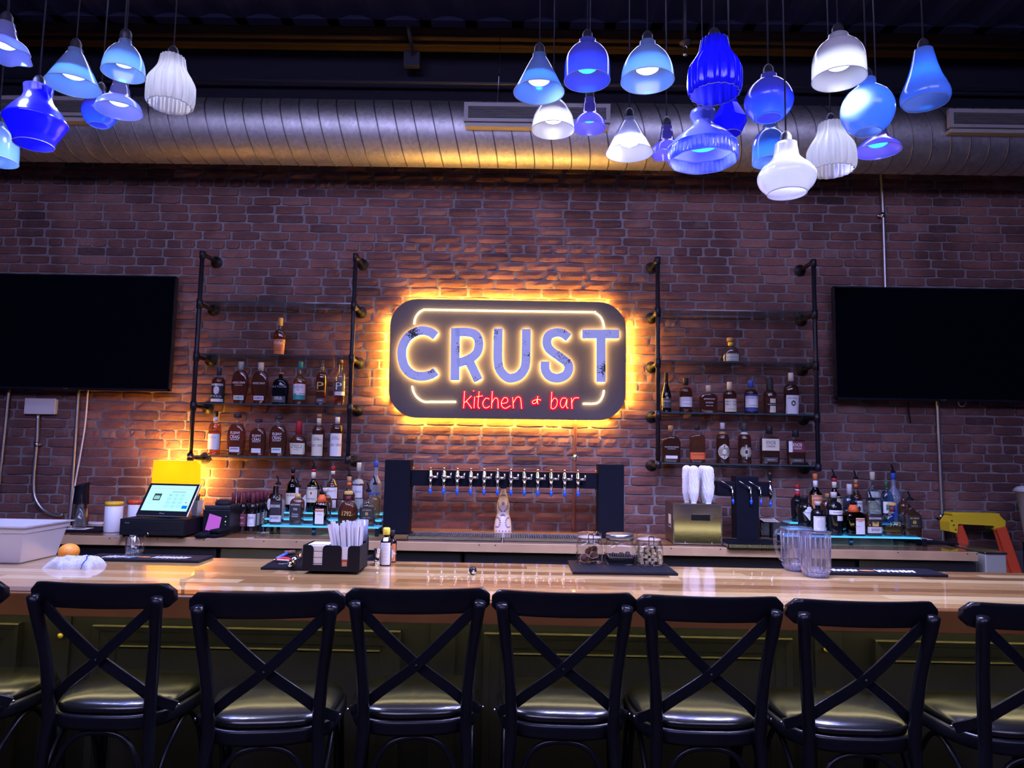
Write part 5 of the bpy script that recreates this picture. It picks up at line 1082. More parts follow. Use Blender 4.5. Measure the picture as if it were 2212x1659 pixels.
# touch-screen terminal on the drawer
ctr = P(352, 1113, c.y+.10); t = thing('touch_screen_till', 'touch-screen till showing a keypad, standing on the black cash drawer', 'till', (ctr.x, c.y+.10, dz), radians(-8))
sw, shh = .352, .235; tilt = radians(-33)
hd = box('screen_housing', (-sw/2, sw/2, 0, .018, 0, shh), mat('till_silver', (.5, .5, .55), .35, .6), t, .006); hd.rotation_euler = (tilt, 0, 0); hd.location = (0, -.02, .012)
box('bezel', (-sw/2+.004, sw/2-.004, -.002, .003, .004, shh-.004), mat('till_bezel', (.012, .013, .018), .15), hd, .001)
SCR = glow('till_screen', (.42, .86, .95), .95); GREY = glow('screen_key', (.36, .74, .84), .9); DTX = glow('screen_ink', (.08, .16, .2), .5)
def rect(nm, x0, x1, z0, z1, y, m, par=hd): return pyd(nm, [(x0, y, z0), (x1, y, z0), (x1, y, z1), (x0, y, z1)], [(0, 1, 2, 3)], m, par)
sx0, sx1, sz0, sz1 = -sw/2+.022, sw/2-.018, .036, shh-.018
rect('display', sx0, sx1, sz0, sz1, -.0026, SCR)
U = lambda u: sx0+(sx1-sx0)*u
V = lambda v: sz1-(sz1-sz0)*v
rect('title_bar', U(.02), U(.98), V(.15), V(.11), -.0030, glow('screen_pink', (.52, .62, .68), .9))
lg = rect('logo_tile', U(.155), U(.315), V(.60), V(.33), -.0030, glow('screen_dark', (.03, .07, .08), .8))
for i, wd in enumerate((.11, .13, .12)): rect('logo_bar', U(.235-wd/2), U(.235+wd/2), V(.45+.05*i), V(.42+.05*i), -.0034, SCR, hd)
for r_ in range(4):
    for q in range(3):
        u = .46+.13*q; v = .32+.145*r_; rect('key', U(u), U(u+.115), V(v+.125), V(v), -.0030, GREY)
        s = ['1', '2', '3', '4', '5', '6', '7', '8', '9', '', '0', ''][r_*3+q]
        if s: lettering(s, DTX, hd, .004, .008, lambda x, z: (U(u+.057)+x, -.0034, V(v+.062)+z), 'digit')
rect('blue_key', U(.86), U(.975), V(.90), V(.78), -.0030, glow('screen_blue', (.0, .16, .85), 1)); rect('prompt_line', U(.52), U(.82), V(.262), V(.245), -.0030, DTX); rect('clock_icon', U(.90), U(.925), V(.68), V(.64), -.0030, DTX)
lettering('Clover', INKS['n'], hd, .036, .009, lambda x, z: (x, -.0026, .019+z))
o = boxes('stand', [(-.05, .05, .02, .16, 0, .012), (-.03, .03, .09, .12, .01, .12)], mat('till_stand', (.4, .4, .44), .4, .5), t)
# yellow table lamp behind
c = P(381, 1040, 4.99); k = mpp(c); t = thing('table_lamp', 'table lamp with glowing yellow rectangular shade behind the touch-screen till', 'lamp', (c.x, 4.99, BBZ))
zt, zb = P(381, 995, 4.99).z-BBZ, P(381, 1056, 4.99).z-BBZ; hw = 42*k
lathe('base', [(0, .06), (.012, .06), (.02, .02), (.03, .012)], mat('lamp_base', (.3, .2, .1), .4), t, 24); tube('stem', [(0, 0, .02), (0, 0, zt-.03)], .008, mat('lamp_base', (.3, .2, .1), .4), t)
m, nt, bs, oo = nodes('lamp_shade_fabric'); nt.nodes.remove(bs); L = nt.links.new
tr = nt.nodes.new('ShaderNodeBsdfTranslucent'); tr.inputs[0].default_value = (.9, .55, .06, 1); em = nt.nodes.new('ShaderNodeEmission'); em.inputs[0].default_value = (1, .50, .008, 1); em.inputs[1].default_value = .58
ad = nt.nodes.new('ShaderNodeAddShader'); L(tr.outputs[0], ad.inputs[0]); L(em.outputs[0], ad.inputs[1]); L(ad.outputs[0], oo.inputs[0]); FAB = m
hy = .075; ring = [(-hw, -hy), (hw, -hy), (hw, hy), (-hw, hy)]
vs = [(x, y, zb) for x, y in ring]+[(x*.97, y*.97, zt) for x, y in ring]
pyd('shade', vs, [(i, (i+1) % 4, 4+(i+1) % 4, 4+i) for i in range(4)], FAB, t)
for z, s in ((zb, 1), (zt, .97)): tube('shade_trim', [(x*s, y*s, z) for x, y in ring], .003, mat('lamp_trim', (.8, .5, .08), .5, emit=(1, .5, .02), es=.6), t, 6, True, smooth=False)
lathe('finial', [(zt, .004), (zt+.006, .012), (zt+.013, .006), (zt+.018, .003)], KN, t, 12)
light('lamp_bulb', 'POINT', (0, 0, zt-.05), .12, (1, .47, .06), t, shadow_soft_size=.03)
light('lamp_glow', 'AREA', (0, hy+.004, (zt+zb)/2), 8.0, (1, .42, .05), t, rot=(radians(90), 0, 0), shape='RECTANGLE', size=2*hw, size_y=zt-zb)
light('lamp_glow', 'AREA', (0, 0, zt+.002), 6.0, (1, .42, .05), t, rot=(radians(180-25), 0, 0), shape='RECTANGLE', size=1.8*hw, size_y=.13)
# pen cup
c = P(424, 1113, on(256, 1160, BBZ).y+.28); k = mpp(c); t = thing('pen_cup', 'white cup of pens on the cash drawer beside the till', 'pen cup', (c.x, c.y, dz))
r = 12.5*k; H = 33*k; lathe('cup', [(0, r*.72), (.003, r*.75), (H, r*1.05), (H-.001, r*.97), (.006, r*.68)], WHITE, t, 4, cap=(True, True), smooth=False); t.rotation_euler = (0, 0, radians(30))
for i, (cc, dx, dy, h) in enumerate((((.01, .01, .015), -.006, 0, .045), ((.03, .25, .05), .004, .004, .03), ((.01, .01, .015), .012, -.004, .04))): tube('pen', [(dx*.3, dy, .01), (dx, dy, H+h)], .0045, mat('pen_%d' % i, cc, .4), t, 8)
# receipt printer with sticky note, dark cloth
c = P(436, 1150, on(432, 1161, BBZ).y+.16); k = mpp(c); t = thing('receipt_printer', 'black receipt printer with a pink sticky note beside the till', 'printer', (c.x, c.y, BBZ))
W, H = 58*k, 62*k; box('body', (0, W, 0, .19, 0, H*.86), BLACK, t, .006); box('lid', (.004, W-.004, .004, .18, H*.86, H), mat('printer_lid', (.02, .022, .035), .3), t, .006)
pyd('sticky_note', [(W*.12, -.004, H*.16), (W*.62, -.005, H*.08), (W*.72, -.006, H*.60), (W*.26, -.004, H*.72)], [(0, 1, 2, 3)], mat('pink_note', (.72, .16, .50), .6), t)
for i, z in enumerate((.62, .45, .34)): lathe('button', [(0, .004), (.002, .003)], STEEL if i != 1 else glow('green_led', (.3, 1, .1), 1.5), t, 10, loc=(W*.86, -.001, H*z)).rotation_euler = (radians(90), 0, 0)
vs = []; fs = []; rr = random.Random(5)
cl = lathe('cloth', [(H, W*.28), (H+.012, W*.30), (H+.026, W*.27), (H+.034, W*.16)], mat('black_cloth', (.008, .008, .012), .9), t, 18, lambda a, z: .08*sin(3*a+z*60)+.05*sin(7*a), loc=(W*.55, .08, 0))
# bill trays
tr_ = [(444, 1161, 0, 0, 'lower left of the three'), (470, 1162, 0, 0, 'lower right of the three'), (478, 1148, .03, 0, 'topmost of the three')]
for i, (x, y, dz_, yo, d) in enumerate(tr_):
    c = P(x-4, 1155, on(x, 1163, BBZ).y+.07+.03*(i == 2)); k = mpp(c); t = thing('bill_tray', 'black bill tray in front of the receipt printer, '+d, 'tray', (c.x, c.y, BBZ+dz_*.75), radians((4, -6, -10)[i]), 'bill trays')
    w = .043*1.0; slab('tray', sq_outline(w, .06, 24, 6), [(0, .006), (.004, .002), (.02, .0), (.0215, .001), (.0215, .004), (.010, .006)], MATTE, t); box('insert', (-w+.006, w-.006, -.05, .05, .0102, .012), BLACK, t)
# receipt spike
c = on(568, 1157, BBZ); t = thing('receipt_spike', 'thin metal receipt spike on a round wire base beside the wine bottles', 'receipt spike', c); k = mpp(c); tube('spike', [(0, 0, .018), (0, 0, 55*k)], [.0018, .0008], CHROME, t, 6)
R = 12*k; tube('base_ring', [(R*cos(a*pi/12), R*sin(a*pi/12), .018) for a in range(24)], .0016, CHROME, t, 6, True)
for q in range(3): a = q*2*pi/3+.5; tube('base_leg', smooth_path([(0, 0, .018), (R*.8*cos(a), R*.8*sin(a), .02), (R*cos(a), R*sin(a), .014), (R*1.05*cos(a), R*1.05*sin(a), 0)], 4), .0016, CHROME, t, 6)
# wipes canisters
for x, lid, d in ((243, (.80, .48, .03), 'yellow'), (277, (.75, .08, .03), 'red')):
    c = on(x, 1149, BBZ)+Vector((0, .0 if x < 260 else .09, 0)); k = mpp(c); t = thing('wipes_canister', 'white cylindrical wipes canister with %s lid beside the till' % d, 'canister', c); r = 18*k; H = 56*k
    lathe('tub', [(0, r*.95), (.004, r), (H, r), (H+.002, r*.96)], WHITE, t, 28); lathe('lid', [(H, r*1.02), (H+.022, r*1.02), (H+.026, r*.95), (H+.028, r*.4)], mat('canister_lid_'+d, lid, .4), t, 28)
# black carafe, mat, water glass, papers
c = on(151, 1141, BBZ); k = mpp(c); t = thing('rubber_mat', 'black rubber mat under the black carafe at the left end of the back counter', 'mat', (on(122, 1149, BBZ).x, on(122, 1149, BBZ).y, BBZ)); box('mat', (0, 88*k, 0, .26, 0, .012), MATTE, t, .002)
t = thing('carafe', 'tall tapered matte black carafe with slanted mouth on a black mat', 'carafe', (c.x, c.y+.10, BBZ+.0125)); H = 88*k; R = 16.5*k
vs, fs = lathev([(0, R), (.004, R*1.03), (H*.5, R*.98), (H*.8, R*.88), (H*.94, R*.86), (H, R*.92), (H*.985, R*.8), (H*.7, R*.7)], 28, cap=(True, True)); vs = [(x, y, z+(x*.35 if z > H*.85 else 0)) for x, y, z in vs]; o = pyd('body', vs, fs, mat('carafe_black', (.006, .007, .012), .5, spec=.15), t, True); fixn(o)
ICE = glass('ice_water', (.80, .84, .86), .1, .6, .05)
def tumbler(name, label, c, r, H, water, Zoff=0, straw=False, taper=.82):
    t = thing(name, label, 'glass', (c[0], c[1], c[2]+Zoff))
    lathe('glass_wall', [(0, r*taper), (.002, r*taper*1.02), (H, r), (H-.0005, r*.94), (.012, r*taper*.92), (.0118, .0005)], CLEAR, t, 32, cap=(True, True))
    if water: lathe('drink', [(.013, r*taper*.9), (H*water, r*(taper+(1-taper)*water)*.93)], ICE, t, 24)
    return t
t = tumbler('water_glass', 'tumbler of iced water with a straw standing on a napkin beside the black carafe', on(171, 1146, BBZ)+Vector((0, 0, .0145)), 15.5*k, 50*k, .8)
for q in range(4):
    o = box('ice_cube', (-.010, .010, -.010, .010, 0, .02), CLEAR, t, .003); o.location = ((-.012, .012, .004, -.006)[q], (.0, .006, -.012, .01)[q], .02+.026*q); o.rotation_euler = (.3*q, .5*q, .7*q)
tube('straw', [(.012, .01, .02), (-.004, 0, 72*k)], .003, CLEAR, t, 8)
cc = on(171, 1146, BBZ); tag(box('paper_napkin', (-.065, .065, -.05, .05, 0, .0018), PAPER, None, loc=(cc.x, cc.y, BBZ+.0123)), 'white paper napkin under the iced water tumbler', 'napkin')
cc = on(205, 1132, BBZ); tag(box('folded_paper', (-.075, .075, -.05, .05, 0, .012), PAPER, None, .003, loc=(cc.x, cc.y, BBZ)), 'white folded paper lying between the carafe and the canisters', 'paper')
# ================================================================== THINGS ON THE BAR
def bar(x, y): return PZ(x, y, BARZ)
# white tub
a = bar(42, 1218); b = bar(108, 1200); k = mpp(a)
t = thing('white_tub', 'large translucent white plastic tub at the left end of the bar', 'tub', (a.x, a.y, BARZ)); D = b.y-a.y; Wt = .55; Ht = .155
TUB = frosted('tub_plastic', (.72, .73, .82), .25)
def ring_(z, o, d=0): return [(-Wt-o, -o, z), (o, -o, z), (o, D+o, z), (-Wt-o, D+o, z)]
vs = ring_(0, -.006)+ring_(.004, 0)+ring_(Ht-.03, .024)+ring_(Ht-.028, .03)+ring_(Ht-.006, .032)+ring_(Ht-.005, .044)+ring_(Ht, .046)+ring_(Ht, .028)+ring_(.012, -.006)
n = 9; fs = [(3, 2, 1, 0)]+[(4*i+j, 4*i+(j+1) % 4, 4*i+4+(j+1) % 4, 4*i+4+j) for i in range(n-1) for j in range(4)]+[(4*(n-1), 4*(n-1)+1, 4*(n-1)+2, 4*(n-1)+3)]
o = pyd('tub_shell', vs, fs, TUB, t); fixn(o)
# orange
c = bar(138, 1212); c.y -= .0; k = mpp(c); r = 21*k
o = lathe('orange_fruit', [(r*.85*(1-cos(pi*i/14)), max(.0004, r*sin(pi*i/14))) for i in range(15)], mat('orange_peel', (.80, .30, .035), .4, bump=.5, bscale=220), None, 28); t = thing('orange', 'whole orange on the bar behind the folded towel', 'fruit', (c.x, c.y+.03, BARZ)); o.parent = t; o.name = 'peel'
lathe('stem_scar', [(0, .004), (.001, .003)], mat('stem_green', (.12, .14, .04), .8), t, 8, loc=(0, 0, r*1.70))
# towel
c = bar(141, 1230); k = mpp(c); W = 104*k; H = 25*k; rr = random.Random(11)
TOW = mat('towel_terry', (.50, .52, .58), .95, bump=1.0, bscale=260); TST = mat('towel_stripe', (.05, .09, .32), .95, bump=1, bscale=420)
nx, ny = 90, 46; vs, fs = [], []
def th(u, v):
    e = max(0, 1-abs(2*u-1)**4)**.5*max(0, 1-abs(2*v-1)**4)**.5
    f = .86+.07*sin(u*6.0+1.2)+.06*sin(v*5+u*7)-.42*math.exp(-((u-.40)/.05)**2)*(1-v)**1.2-.25*math.exp(-((v-.42-.15*sin(u*5))/.07)**2)*(u < .55)
    return H*max(.12, e*f*(1+.10*sin(u*23+v*9)*sin(v*17-u*6)))+.0021*rr.uniform(-1, 1)
for j in range(ny+1):
    for i in range(nx+1):
        u, v = i/nx, j/ny; vs.append((W*(u-.5)+.006*sin(v*9), .13*v+.012*sin(u*11), th(u, v)+.001 if 0 < i < nx and 0 < j < ny else 0.0))
for j in range(ny):
    for i in range(nx): q = j*(nx+1)+i; fs.append((q, q+1, q+nx+2, q+nx+1))
t = thing('bar_towel', 'folded white terry bar towel with a blue stripe in front of the orange', 'towel', (c.x, c.y, BARZ))
o = pyd('towel_cloth', vs, fs, TOW, t, True); o.data.materials.append(TST)
for p in o.data.polygons:
    i = p.index % nx; j = p.index//nx
    if abs(i/nx-(.80-.26*(j/ny)**1.6)) < .022: p.material_index = 1
# bar mats with a printed line
MATM = mat('bar_rail_mat', (.007, .008, .016), .55, spec=.22); ORP = mat('print_orange', (.85, .28, .06), .5)
def rail_mat(xa, xb, yf, ybk, label, dots, u0, u1, uo):
    a = bar(xa, yf); b = bar(xb, yf); yk = bar((xa+xb)/2, ybk).y; W = b.x-a.x; D = min(yk, BARB-.004)-a.y
    t = thing('bar_rail_mat', label, 'bar mat', (a.x, a.y, BARZ)); box('mat', (0, W, 0, D, 0, .012), MATM, t, .002)
    rr = random.Random(dots); parts = []; x = W*u0
    while x < W*u1:
        w = rr.uniform(.012, .022)
        if not (W*(uo-.075) < x+w/2 < W*(uo+.075)):
            parts.append(sweepv([(x, D*rr.uniform(.2, .3), .0126), (x+w*.3, D*rr.uniform(.6, .7), .0126), (x+w*.6, D*.3, .0126), (x+w, D*rr.uniform(.5, .6), .0126)], 0, flat=(.004, .0003), nrm=(0, 0, 1)))
        x += w+.003
    join('printed_script', parts, INKS['w'], t, False); lathe('printed_disc', [(.0122, W*.058), (.0127, W*.058)], ORP, t, 24, loc=(W*uo, D*.45, 0)).scale = (1, .45, 1)
rail_mat(172, 443, 1212, 1199, 'long black bar mat with white script under the rocks glass', 4, .15, .84, .47)
rail_mat(1752, 2030, 1242, 1229, 'long black bar mat with white script and orange disc behind the pitchers', 9, .2, .80, .465)
c = bar(289, 1208); k = mpp(c); tumbler('rocks_glass', 'short rocks glass with a little liquid on the left bar mat', (c.x, c.y, BARZ+.0128), 19*k, 42*k, .32, taper=.92)
# rubber mat with caddy
def ribbed_mat(pts, label, z=.010):
    """pts: front-left, front-right, back-right, back-left on the bar"""
    q = [bar(x, y) for x, y in pts]; o0 = q[0]; t = thing('ribbed_mat', label, 'mat', (o0.x, o0.y, BARZ)); v = [p-o0 for p in q]
    vs = [(p.x, p.y, 0) for p in v]+[(p.x, p.y, z) for p in v]
    pyd('mat_base', vs, [(3, 2, 1, 0), (4, 5, 6, 7), (0, 1, 5, 4), (1, 2, 6, 5), (2, 3, 7, 6), (3, 0, 4, 7)], MATM, t)
    n = int((v[1]-v[0]).length/.007); rv = []
    for i in range(1, n):
        f = i/n; a = v[0].lerp(v[1], f); b = v[3].lerp(v[2], f); a2 = a.lerp(b, .03); b2 = a.lerp(b, .97); rv.append(sweepv([(a2.x, a2.y, z), (b2.x, b2.y, z)], 0, flat=(.0018, .0018), nrm=(0, 0, 1)))
    o = join('mat_ribs', rv, MATM, t, False); o['kind'] = 'stuff'; return t
ribbed_mat([(563, 1231), (742, 1235), (806, 1204), (616, 1200)], 'black ribbed bar mat under the straw caddy')
c = bar(652, 1240); k = mpp(c); W = 124*k; H = 55*k; D = .15
t = thing('bar_caddy', 'black plastic bar caddy holding napkins and straws', 'caddy', (c.x, c.y, BARZ+.0125 if False else BARZ+.0122)); CAD = mat('caddy_black', (.006, .006, .009), .5, spec=.22)
def notched(x0, x1, notches):
    pts = [(x0, 0)]+[(x1, 0), (x1, H)]
    for a, b, zb in reversed(notches):
        pts += [(b+.012, H), (b+.004, H-.004), (b, H-.014), (b, zb), (a, zb), (a, H-.014), (a-.004, H-.004), (a-.012, H)]
    pts += [(x0, H)]; n = len(pts); vs = [(x, 0, z) for x, z in pts]+[(x, .003, z) for x, z in pts]
    return vs, [tuple(range(n)), tuple(range(2*n-1, n-1, -1))]+[(i, n+i, n+(i+1) % n, (i+1) % n) for i in range(n)]
o = join('front_wall', [notched(0, W, [(W*.185, W*.345, H*.24), (W*.68, W*.785, H*.2)])], CAD, t, False)
boxes('caddy_shell', [(0, .003, .003, D, 0, H), (W-.003, W, .003, D, 0, H), (0, W, D-.003, D, 0, H), (0, W, .003, D, 0, .003), (W*.5, W*.5+.003, .003, D, .003, H*.9), (W*.5, W, D*.5, D*.5+.003, .003, H*.9)], CAD, t)
caddy = t; cz = BARZ+.0122
nt_ = thing('napkin_stack', 'stack of white paper napkins in the left half of the caddy', 'napkins', (c.x+W*.26, c.y+.05, cz+.0035))
for i in range(4): box('napkin_fold', (-W*.19, W*.19, -.043, .06, H*.24*i, H*.24*(i+1)-.001), mat('napkin_paper', (.70, .68, .60), .85), nt_, .003)
box('loose_napkin', (-W*.18, W*.18, -.04, .055, H*.96, H*.985), PAPER, nt_)
STW = mat('straw_wrap', (.72, .72, .76), .8); rs = random.Random(8)
for i in range(46):
    u, v = rs.random(), rs.random(); x0 = c.x+W*(.55+.40*u); y0 = c.y+.012+.05*v; dx = (u-.5)*.028-.012*(1-u); h = (100+rs.uniform(-9, 7))*k
    nm = 'paper_straw'
    o = tube(nm, [(x0, y0, cz+.006), (x0+dx*.5, y0+.006, cz+h*.5), (x0+dx*1.2-.006, y0+.012, cz+h)], 0, STW, None, flat=(.0052, .0016), nrm=(rs.uniform(-.3, .3), -1, 0)); o.location = (0, 0, 0)
    tag(o, 'white paper-wrapped straw standing in the fan of straws in the caddy', 'straw', 'wrapped straws in the caddy')
# printed packet behind right notch
t = thing('printed_packet', 'small red and white printed packet showing through the caddy notch', 'packet', (c.x+W*.73, c.y+.006, cz+.004)); box('packet', (-.013, .013, 0, .003, 0, H*.9), PAPER, t); rect('red_print', -.012, .012, .003, H*.42, -.0006, mat('packet_red', (.5, .06, .05), .6), t); rect('gold_print', -.009, .009, .008, H*.32, -.0010, mat('packet_gold', (.55, .40, .20), .6), t)
# shaker tins standing behind caddy
t = thing('shaker_tin', 'dark shaker tin with steel rim behind the straws', 'shaker', bar(779, 1214)+Vector((0, 0, .012))); kk = mpp(t.location); lathe('tin', [(0, 11*kk), (40*kk, 12.5*kk), (40*kk, 12*kk)], MATTE, t, 24); lathe('glass_part', [(40*kk, 12*kk), (84*kk, 14*kk), (84*kk, 13.4*kk), (41*kk, 11*kk)], GLS['frost'], t, 24)
t = thing('strainer_tongs', 'tall thin steel tongs leaning beside the shaker tin', 'tongs', bar(789, 1212)+Vector((0, 0, .0122))); 
for s in (-1, 1): tube('tong_arm', smooth_path([(s*.001, 0, 70*kk), (s*.007, .004, 45*kk), (s*.008, .003, 18*kk), (s*.003, 0, 0)], 4), 0, CHROME, t, flat=(.004, .0008), nrm=(0, -1, 0))
# hand tools on the mat
def lying(x0, y0, x1, y1, zc): a = bar(x0, y0); b = bar(x1, y1); return Vector((a.x, a.y, BARZ+zc)), Vector((b.x, b.y, BARZ+zc))
def tool(name, label, cat, parts):
    base = parts[0][1][0]; t = thing(name, label, cat, base)
    for nm, path, rad, m, fl in parts:
        pth = [p-base for p in path]
        tube(nm, pth, rad, m, t, 10) if not fl else tube(nm, pth, 0, m, t, flat=fl, nrm=(0, 0, 1))
RDP = mat('red_plastic', (.55, .02, .03), .35); BLP = mat('blue_plastic', (.05, .13, .62), .35)
a, b = lying(598, 1216, 622, 1203, .019); tool('bottle_opener', 'blue-handled bottle opener on the ribbed mat left of the caddy', 'opener', [('handle', [a, b], .007, BLP, None), ('tip', [a+(a-b)*.25, a], .003, STEEL, None)])
a, b = lying(596, 1221, 631, 1224, .022); tool('corkscrew', 'red and white waiter corkscrew on the ribbed mat left of the caddy', 'corkscrew', [('handle', smooth_path([a, a.lerp(b, .5)+Vector((0, .012, .006)), b], 4), [.008]*8+[.007], RDP, None), ('white_stripe', [a.lerp(b, .1)+Vector((0, -.008, .002)), a.lerp(b, .8)+Vector((0, -.004, .003))], .003, PAPER, None), ('worm', smooth_path([b+Vector((-.01, -.012, -.006)), b+Vector((-.03, -.02, -.008)), b+Vector((-.055, -.022, -.008))], 4), .0016, STEEL, None)])
a, b = lying(614, 1205, 636, 1203, .022); tool('wine_key', 'short brown wooden handle lying behind the red corkscrew', 'tool', [('handle', [a, b], .010, mat('tool_wood', (.10, .05, .04), .5), None)])
a, b = lying(632, 1228, 660, 1200, .0265); tool('muddler', 'steel muddler with round end on the mat beside the caddy', 'muddler', [('shaft', [a, b], .0135, CHROME, None), ('knob', [a+(a-b)*.22, a+(a-b)*.15, a+(a-b)*.05, a], [.006, .014, .016, .013], CHROME, None)])
# jigger and bitters
c = bar(815, 1222); k = mpp(c); t = thing('jigger', 'small steel jigger beside the bitters bottles', 'jigger', c); r = 9*k; H = 37*k; lathe('cup', [(0, r*.95), (H*.38, r*.62), (H*.45, r*.55), (H*.52, r*.62), (H*.98, r*.95), (H, r*.97), (H*.97, r*.88), (H*.55, r*.5)], CHROME, t, 24)
for z in (.12, .3, .7, .86): lathe('line', [(H*z, r*(.97-.3*min(z, 1-z)*2)+.0004), (H*z+.0015, r*(.97-.3*min(z, 1-z)*2)+.0004)], STEEL, t, 24)
Yb = bar(834, 1221).y
bottle('bitters_bottle', 'small bitters bottle with yellow cap and oversized white label beside the jigger', 'bottle', 834, 1143, 1222, 25, 'wine', Yb, BARZ, 'wine', cap=('y', .82, 1.55), labels=[('w', .03, .62, .98), ('w', .66, .76, .42)], texts=[('ANGOSTURA', 'n', .56, .6, .02), ('aromatic', 'n', .48, .5, .018), ('bitters', 'n', .43, .4, .018), ('cocktail', 'n', .33, .5, .018), ('BITTERS', 'n', .25, .5, .018), ('aromatic', 'n', .15, .5, .018)])
bottle('bitters_bottle', 'brown bitters bottle with orange and white label behind the yellow-capped one', 'bottle', 846, 1150, 1218, 22, 'wine', Yb+.085, BARZ, 'wine', cap=('k', .82, 1.4), labels=[('o', .05, .60, .98), ('w', .14, .42, .7, 'diamond', .3)], texts=[])
# stray stopper
c = bar(1021, 1241); k = mpp(c); t = thing('bottle_stopper', 'round glossy black bottle stopper lying on the middle of the bar', 'stopper', c); r = 8.5*k
lathe('ball', [(r*(1-cos(pi*i/10)), max(.0003, r*sin(pi*i/10))) for i in range(11)], BLACK, t, 20); lathe('collar', [(0, r*.5), (.006, r*.55)], CHROME, t, 16, loc=(.004, -r*.8, r*.8)).rotation_euler = (radians(110), 0, radians(20))
# jars on a mat
ribbed_mat([(1238, 1241), (1465, 1244), (1437, 1222), (1226, 1215)], 'black ribbed bar mat under the three glass jars')
JG = glass('jar_glass', (.94, .95, .95), .03, 1.0)
def jar(xc, yb, w, h, label, lidm, clip, ribs=None, n=4.5):
    c = bar(xc, yb); k = mpp(c); A = w*k/2; H = h*k; t = thing('glass_jar', label, 'jar', (c.x, c.y+A, BARZ+.0125))
    def sq(z, a, nn=n):
        return [(*sup(a, a, nn, j, 40), z) for j in range(40)]
    rings = [sq(0, A*.92), sq(.004, A*.99), sq(H*.45, A), sq(H*.62, A*.98), sq(H*.70, A*.90, 3), sq(H*.76, A*.86, 2), sq(H*.80, A*.88, 2)]
    vs = [v for r_ in rings for v in r_]; N = 40; fs = [tuple(range(N))[::-1]]+[(i*N+j, i*N+(j+1) % N, (i+1)*N+(j+1) % N, (i+1)*N+j) for i in range(len(rings)-1) for j in range(N)]
    o = pyd('jar_body', vs, fs, JG, t, True); fixn(o)
    if lidm is None:
        lathe('glass_lid', [(H*.82, A*.90), (H*.86, A*.94), (H*.93, A*.94), (H*.97, A*.86), (H, A*.6)], JG, t, 32); lathe('seal', [(H*.795, A*.91), (H*.825, A*.91)], mat('jar_seal', (.35, .28, .26), .5), t, 32)
        boxes('wire_clip', [(-.012, .012, -A*1.02, -A*.95, H*.93, H*.955), (-.012, -.009, -A*1.02, -A*.96, H*.66, H*.94), (.009, .012, -A*1.02, -A*.96, H*.66, H*.94), (-.012, .012, -A*1.02, -A*.96, H*.66, H*.68)], CHROME, t); tube('wire_band', [(A*.9*cos(a*pi/16), A*.9*sin(a*pi/16), H*.74) for a in range(32)], .0016, CHROME, t, 6, True)
    else: lathe('steel_lid', [(H*.78, A*.92), (H*.79, A*.94), (H*.97, A*.94), (H, A*.88)], lidm, t, 36)
    return t, A, H
t, A, H = jar(1276, 1226, 57, 68, 'clip-top glass jar of dried citrus slices, left of the three jars', None, True)
JZ = BARZ+.0125; RIND = mat('dried_rind', (.38, .20, .11), .8); FLE = mat('dried_citrus', (.10, .035, .03), .8); rs = random.Random(2)
def slice_(x, y, z, rx, ry, rz, R_):
    s = thing('citrus_slice', 'dried citrus slice inside the left clip-top jar', 'citrus slice', (x, y, z), 0, 'dried citrus slices in the jar'); s.rotation_euler = (rx, ry, rz)
    lathe('flesh', [(-.0012, R_*.9), (.0012, R_*.9)], FLE, s, 18); tube('rind', [(R_*.93*cos(a*pi/9), R_*.93*sin(a*pi/9), 0) for a in range(18)], .0017, RIND, s, 6, True)
slice_(t.location.x-A*.45, t.location.y-A*.62, JZ+.025, radians(80), 0, radians(-12), .020)
slice_(t.location.x-A*.33, t.location.y-A*.52, JZ+.0235, radians(76), 0, radians(-20), .020)
for i in range(13):
    f = i/12; slice_(t.location.x+A*(-.1+.55*rs.random()), t.location.y+A*rs.uniform(-.5, .4), JZ+.012+.045*f, radians(rs.uniform(8, 40) if i < 6 else rs.uniform(50, 85)), radians(rs.uniform(-25, 25)), rs.uniform(0, 6), .0195)
t, A, H = jar(1343, 1228, 65, 65, 'glass jar of black cherries with brushed steel lid, middle of the three jars', mat('jar_lid', (.42, .42, .44), .3, 1), False)
CHY = mat('black_cherry', (.012, .006, .014), .15)
o = box('syrup', (-A*.86, A*.86, -A*.86, A*.86, .006, H*.28), glass('cherry_syrup', (.03, .008, .02), .05, .6), t, .006)
nub = []
for i in range(16):
    for j in range(9):
        x = -A*.9+A*1.8*i/15; z = H*.30+H*.32*j/8; nub.append(lathev([(-.0016, .0004), (0, .0016), (.0016, .0004)], 5, cap=(True, True))); nub[-1] = ([(v[0]+x, v[1]-A*.985, v[2]+z) for v in nub[-1][0]], nub[-1][1])
o = join('hobnail_glass', nub, glass('hobnail', (.7, .65, .66), .05, 1.0, .35), t, False); o['kind'] = 'stuff'
rs = random.Random(4)
for i in range(24):
    x = t.location.x+A*rs.uniform(-.72, .72); y = t.location.y+A*rs.uniform(-.72, .5); z = JZ+.012+.011*(i//8)
    o = lathe('cherry', [(.008*(1-cos(pi*q/6)), max(.0003, .008*sin(pi*q/6))) for q in range(7)], CHY, None, 10, loc=(x, y, z)); tag(o, 'black cherry in syrup inside the steel-lidded jar', 'cherry', 'cherries in the jar')
t, A, H = jar(1407, 1230, 58, 67, 'clip-top glass jar of sugar cubes, right of the three jars', None, True)
SUG = mat('brown_sugar', (.52, .42, .27), .9, bump=.5, bscale=400); rs = random.Random(6); s_ = .0072
me_ = None
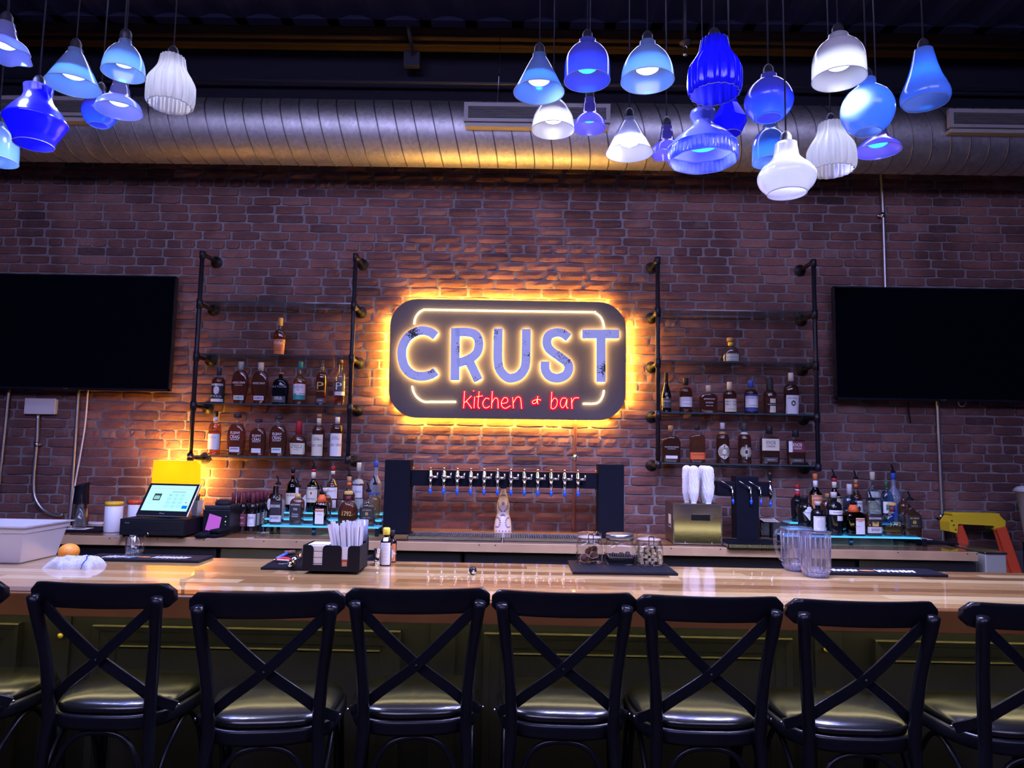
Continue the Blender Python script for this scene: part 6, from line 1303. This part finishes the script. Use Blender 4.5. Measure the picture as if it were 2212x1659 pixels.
for lay in range(6):
    for i in range(4):
        for j in range(4):
            if j == 2 and i in (1, 2): continue
            x = t.location.x+A*(-.66+.44*i)+rs.uniform(-.002, .002)+(.006 if lay % 2 else -.004)*(1 if abs(-.66+.44*i) < .5 else 0); y = t.location.y+A*(-.66+.44*j)+rs.uniform(-.002, .002); z = JZ+.006+.0165*lay*.72+(rs.uniform(0, .004) if lay > 3 else 0)
            if lay == 5 and rs.random() < .45: continue
            if me_ is None: o = box('sugar_cube', (-s_, s_, -s_, s_, -s_, s_), SUG, None, .001, 1); me_ = o.data
            else: o = link('sugar_cube', me_)
            o.location = (x, y, z+s_); o.rotation_euler = (rs.uniform(-.25, .25), rs.uniform(-.25, .25), rs.uniform(0, 1.5)); tag(o, 'brown sugar cube in the pile inside the right clip-top jar', 'sugar cube', 'sugar cubes in the jar')
# pitchers
PG = glass('pitcher_plastic', (.86, .86, .93), .04, 1.0, .03); PR = glass('pitcher_rib', (.62, .62, .78), .05, 1.0, .22)
def pitcher(xc, yb, w, h, label, rz):
    c = bar(xc, yb); k = mpp(c); R = w*k/2; H = h*k; t = thing('beer_pitcher', label, 'pitcher', (c.x, c.y+R, BARZ), radians(rz), 'clear pitchers')
    rib = lambda a, z: (.022*abs(sin(9*a)) if z < H*.9 else 0)
    pr = [(0, R*.70), (.006, R*.74), (.012, R*.76), (H*.14, R*.92), (H*.22, R*.95), (H*.6, R*.97), (H*.9, R*.99), (H, R*1.0)]
    vs, fs = lathev(pr, 72, rib, (True, False)); vs = [(x*(1+.10*max(0, (z/H-.8)/.2)*max(0, cos(math.atan2(y, x)))**6), y, z) for x, y, z in vs]
    o = pyd('pitcher_wall', vs, fs, PG, t, True)
    vs, fs = lathev([(.012, R*.70), (H*.2, R*.90), (H*.995, R*.96)], 48, None, (True, False)); pyd('inner_wall', vs, fs, PG, t, True)
    lathe('base_rim', [(0, R*.72), (.008, R*.74), (.008, R*.66)], glass('pitcher_base', (.45, .45, .8), .08, 1.0, .3), t, 36)  # violet highlights at the foot put into the clear base's colour
    tube('lip', [(R*cos(a*pi/24)*(1+.10*max(0, cos(a*pi/24))**6), R*sin(a*pi/24), H) for a in range(48)], .003, PG, t, 8, True)
    tube('handle', smooth_path([(-R*.97, 0, H*.92), (-R*1.35, 0, H*.93), (-R*1.52, 0, H*.78), (-R*1.45, 0, H*.5), (-R*1.2, 0, H*.30), (-R*.94, 0, H*.24)], 5), .008, PG, t, 10)
    for q in range(18):
        a = q*pi/9+.17; tube('wall_rib', [(R*.955*cos(a), R*.955*sin(a), H*.2), (R*1.0*cos(a), R*1.0*sin(a), H*.9)], .0016, PR, t, 6)
        a = q*pi/9; tube('foot_facet', [(R*.74*cos(a), R*.74*sin(a), .006), (R*.93*cos(a), R*.93*sin(a), H*.15)], .003, PR, t, 6)
pitcher(1733, 1237, 64, 92, 'clear ribbed plastic pitcher, the farther of the two on the bar', 8)
pitcher(1776, 1251, 64, 98, 'clear ribbed plastic pitcher, the nearer of the two on the bar', -60)
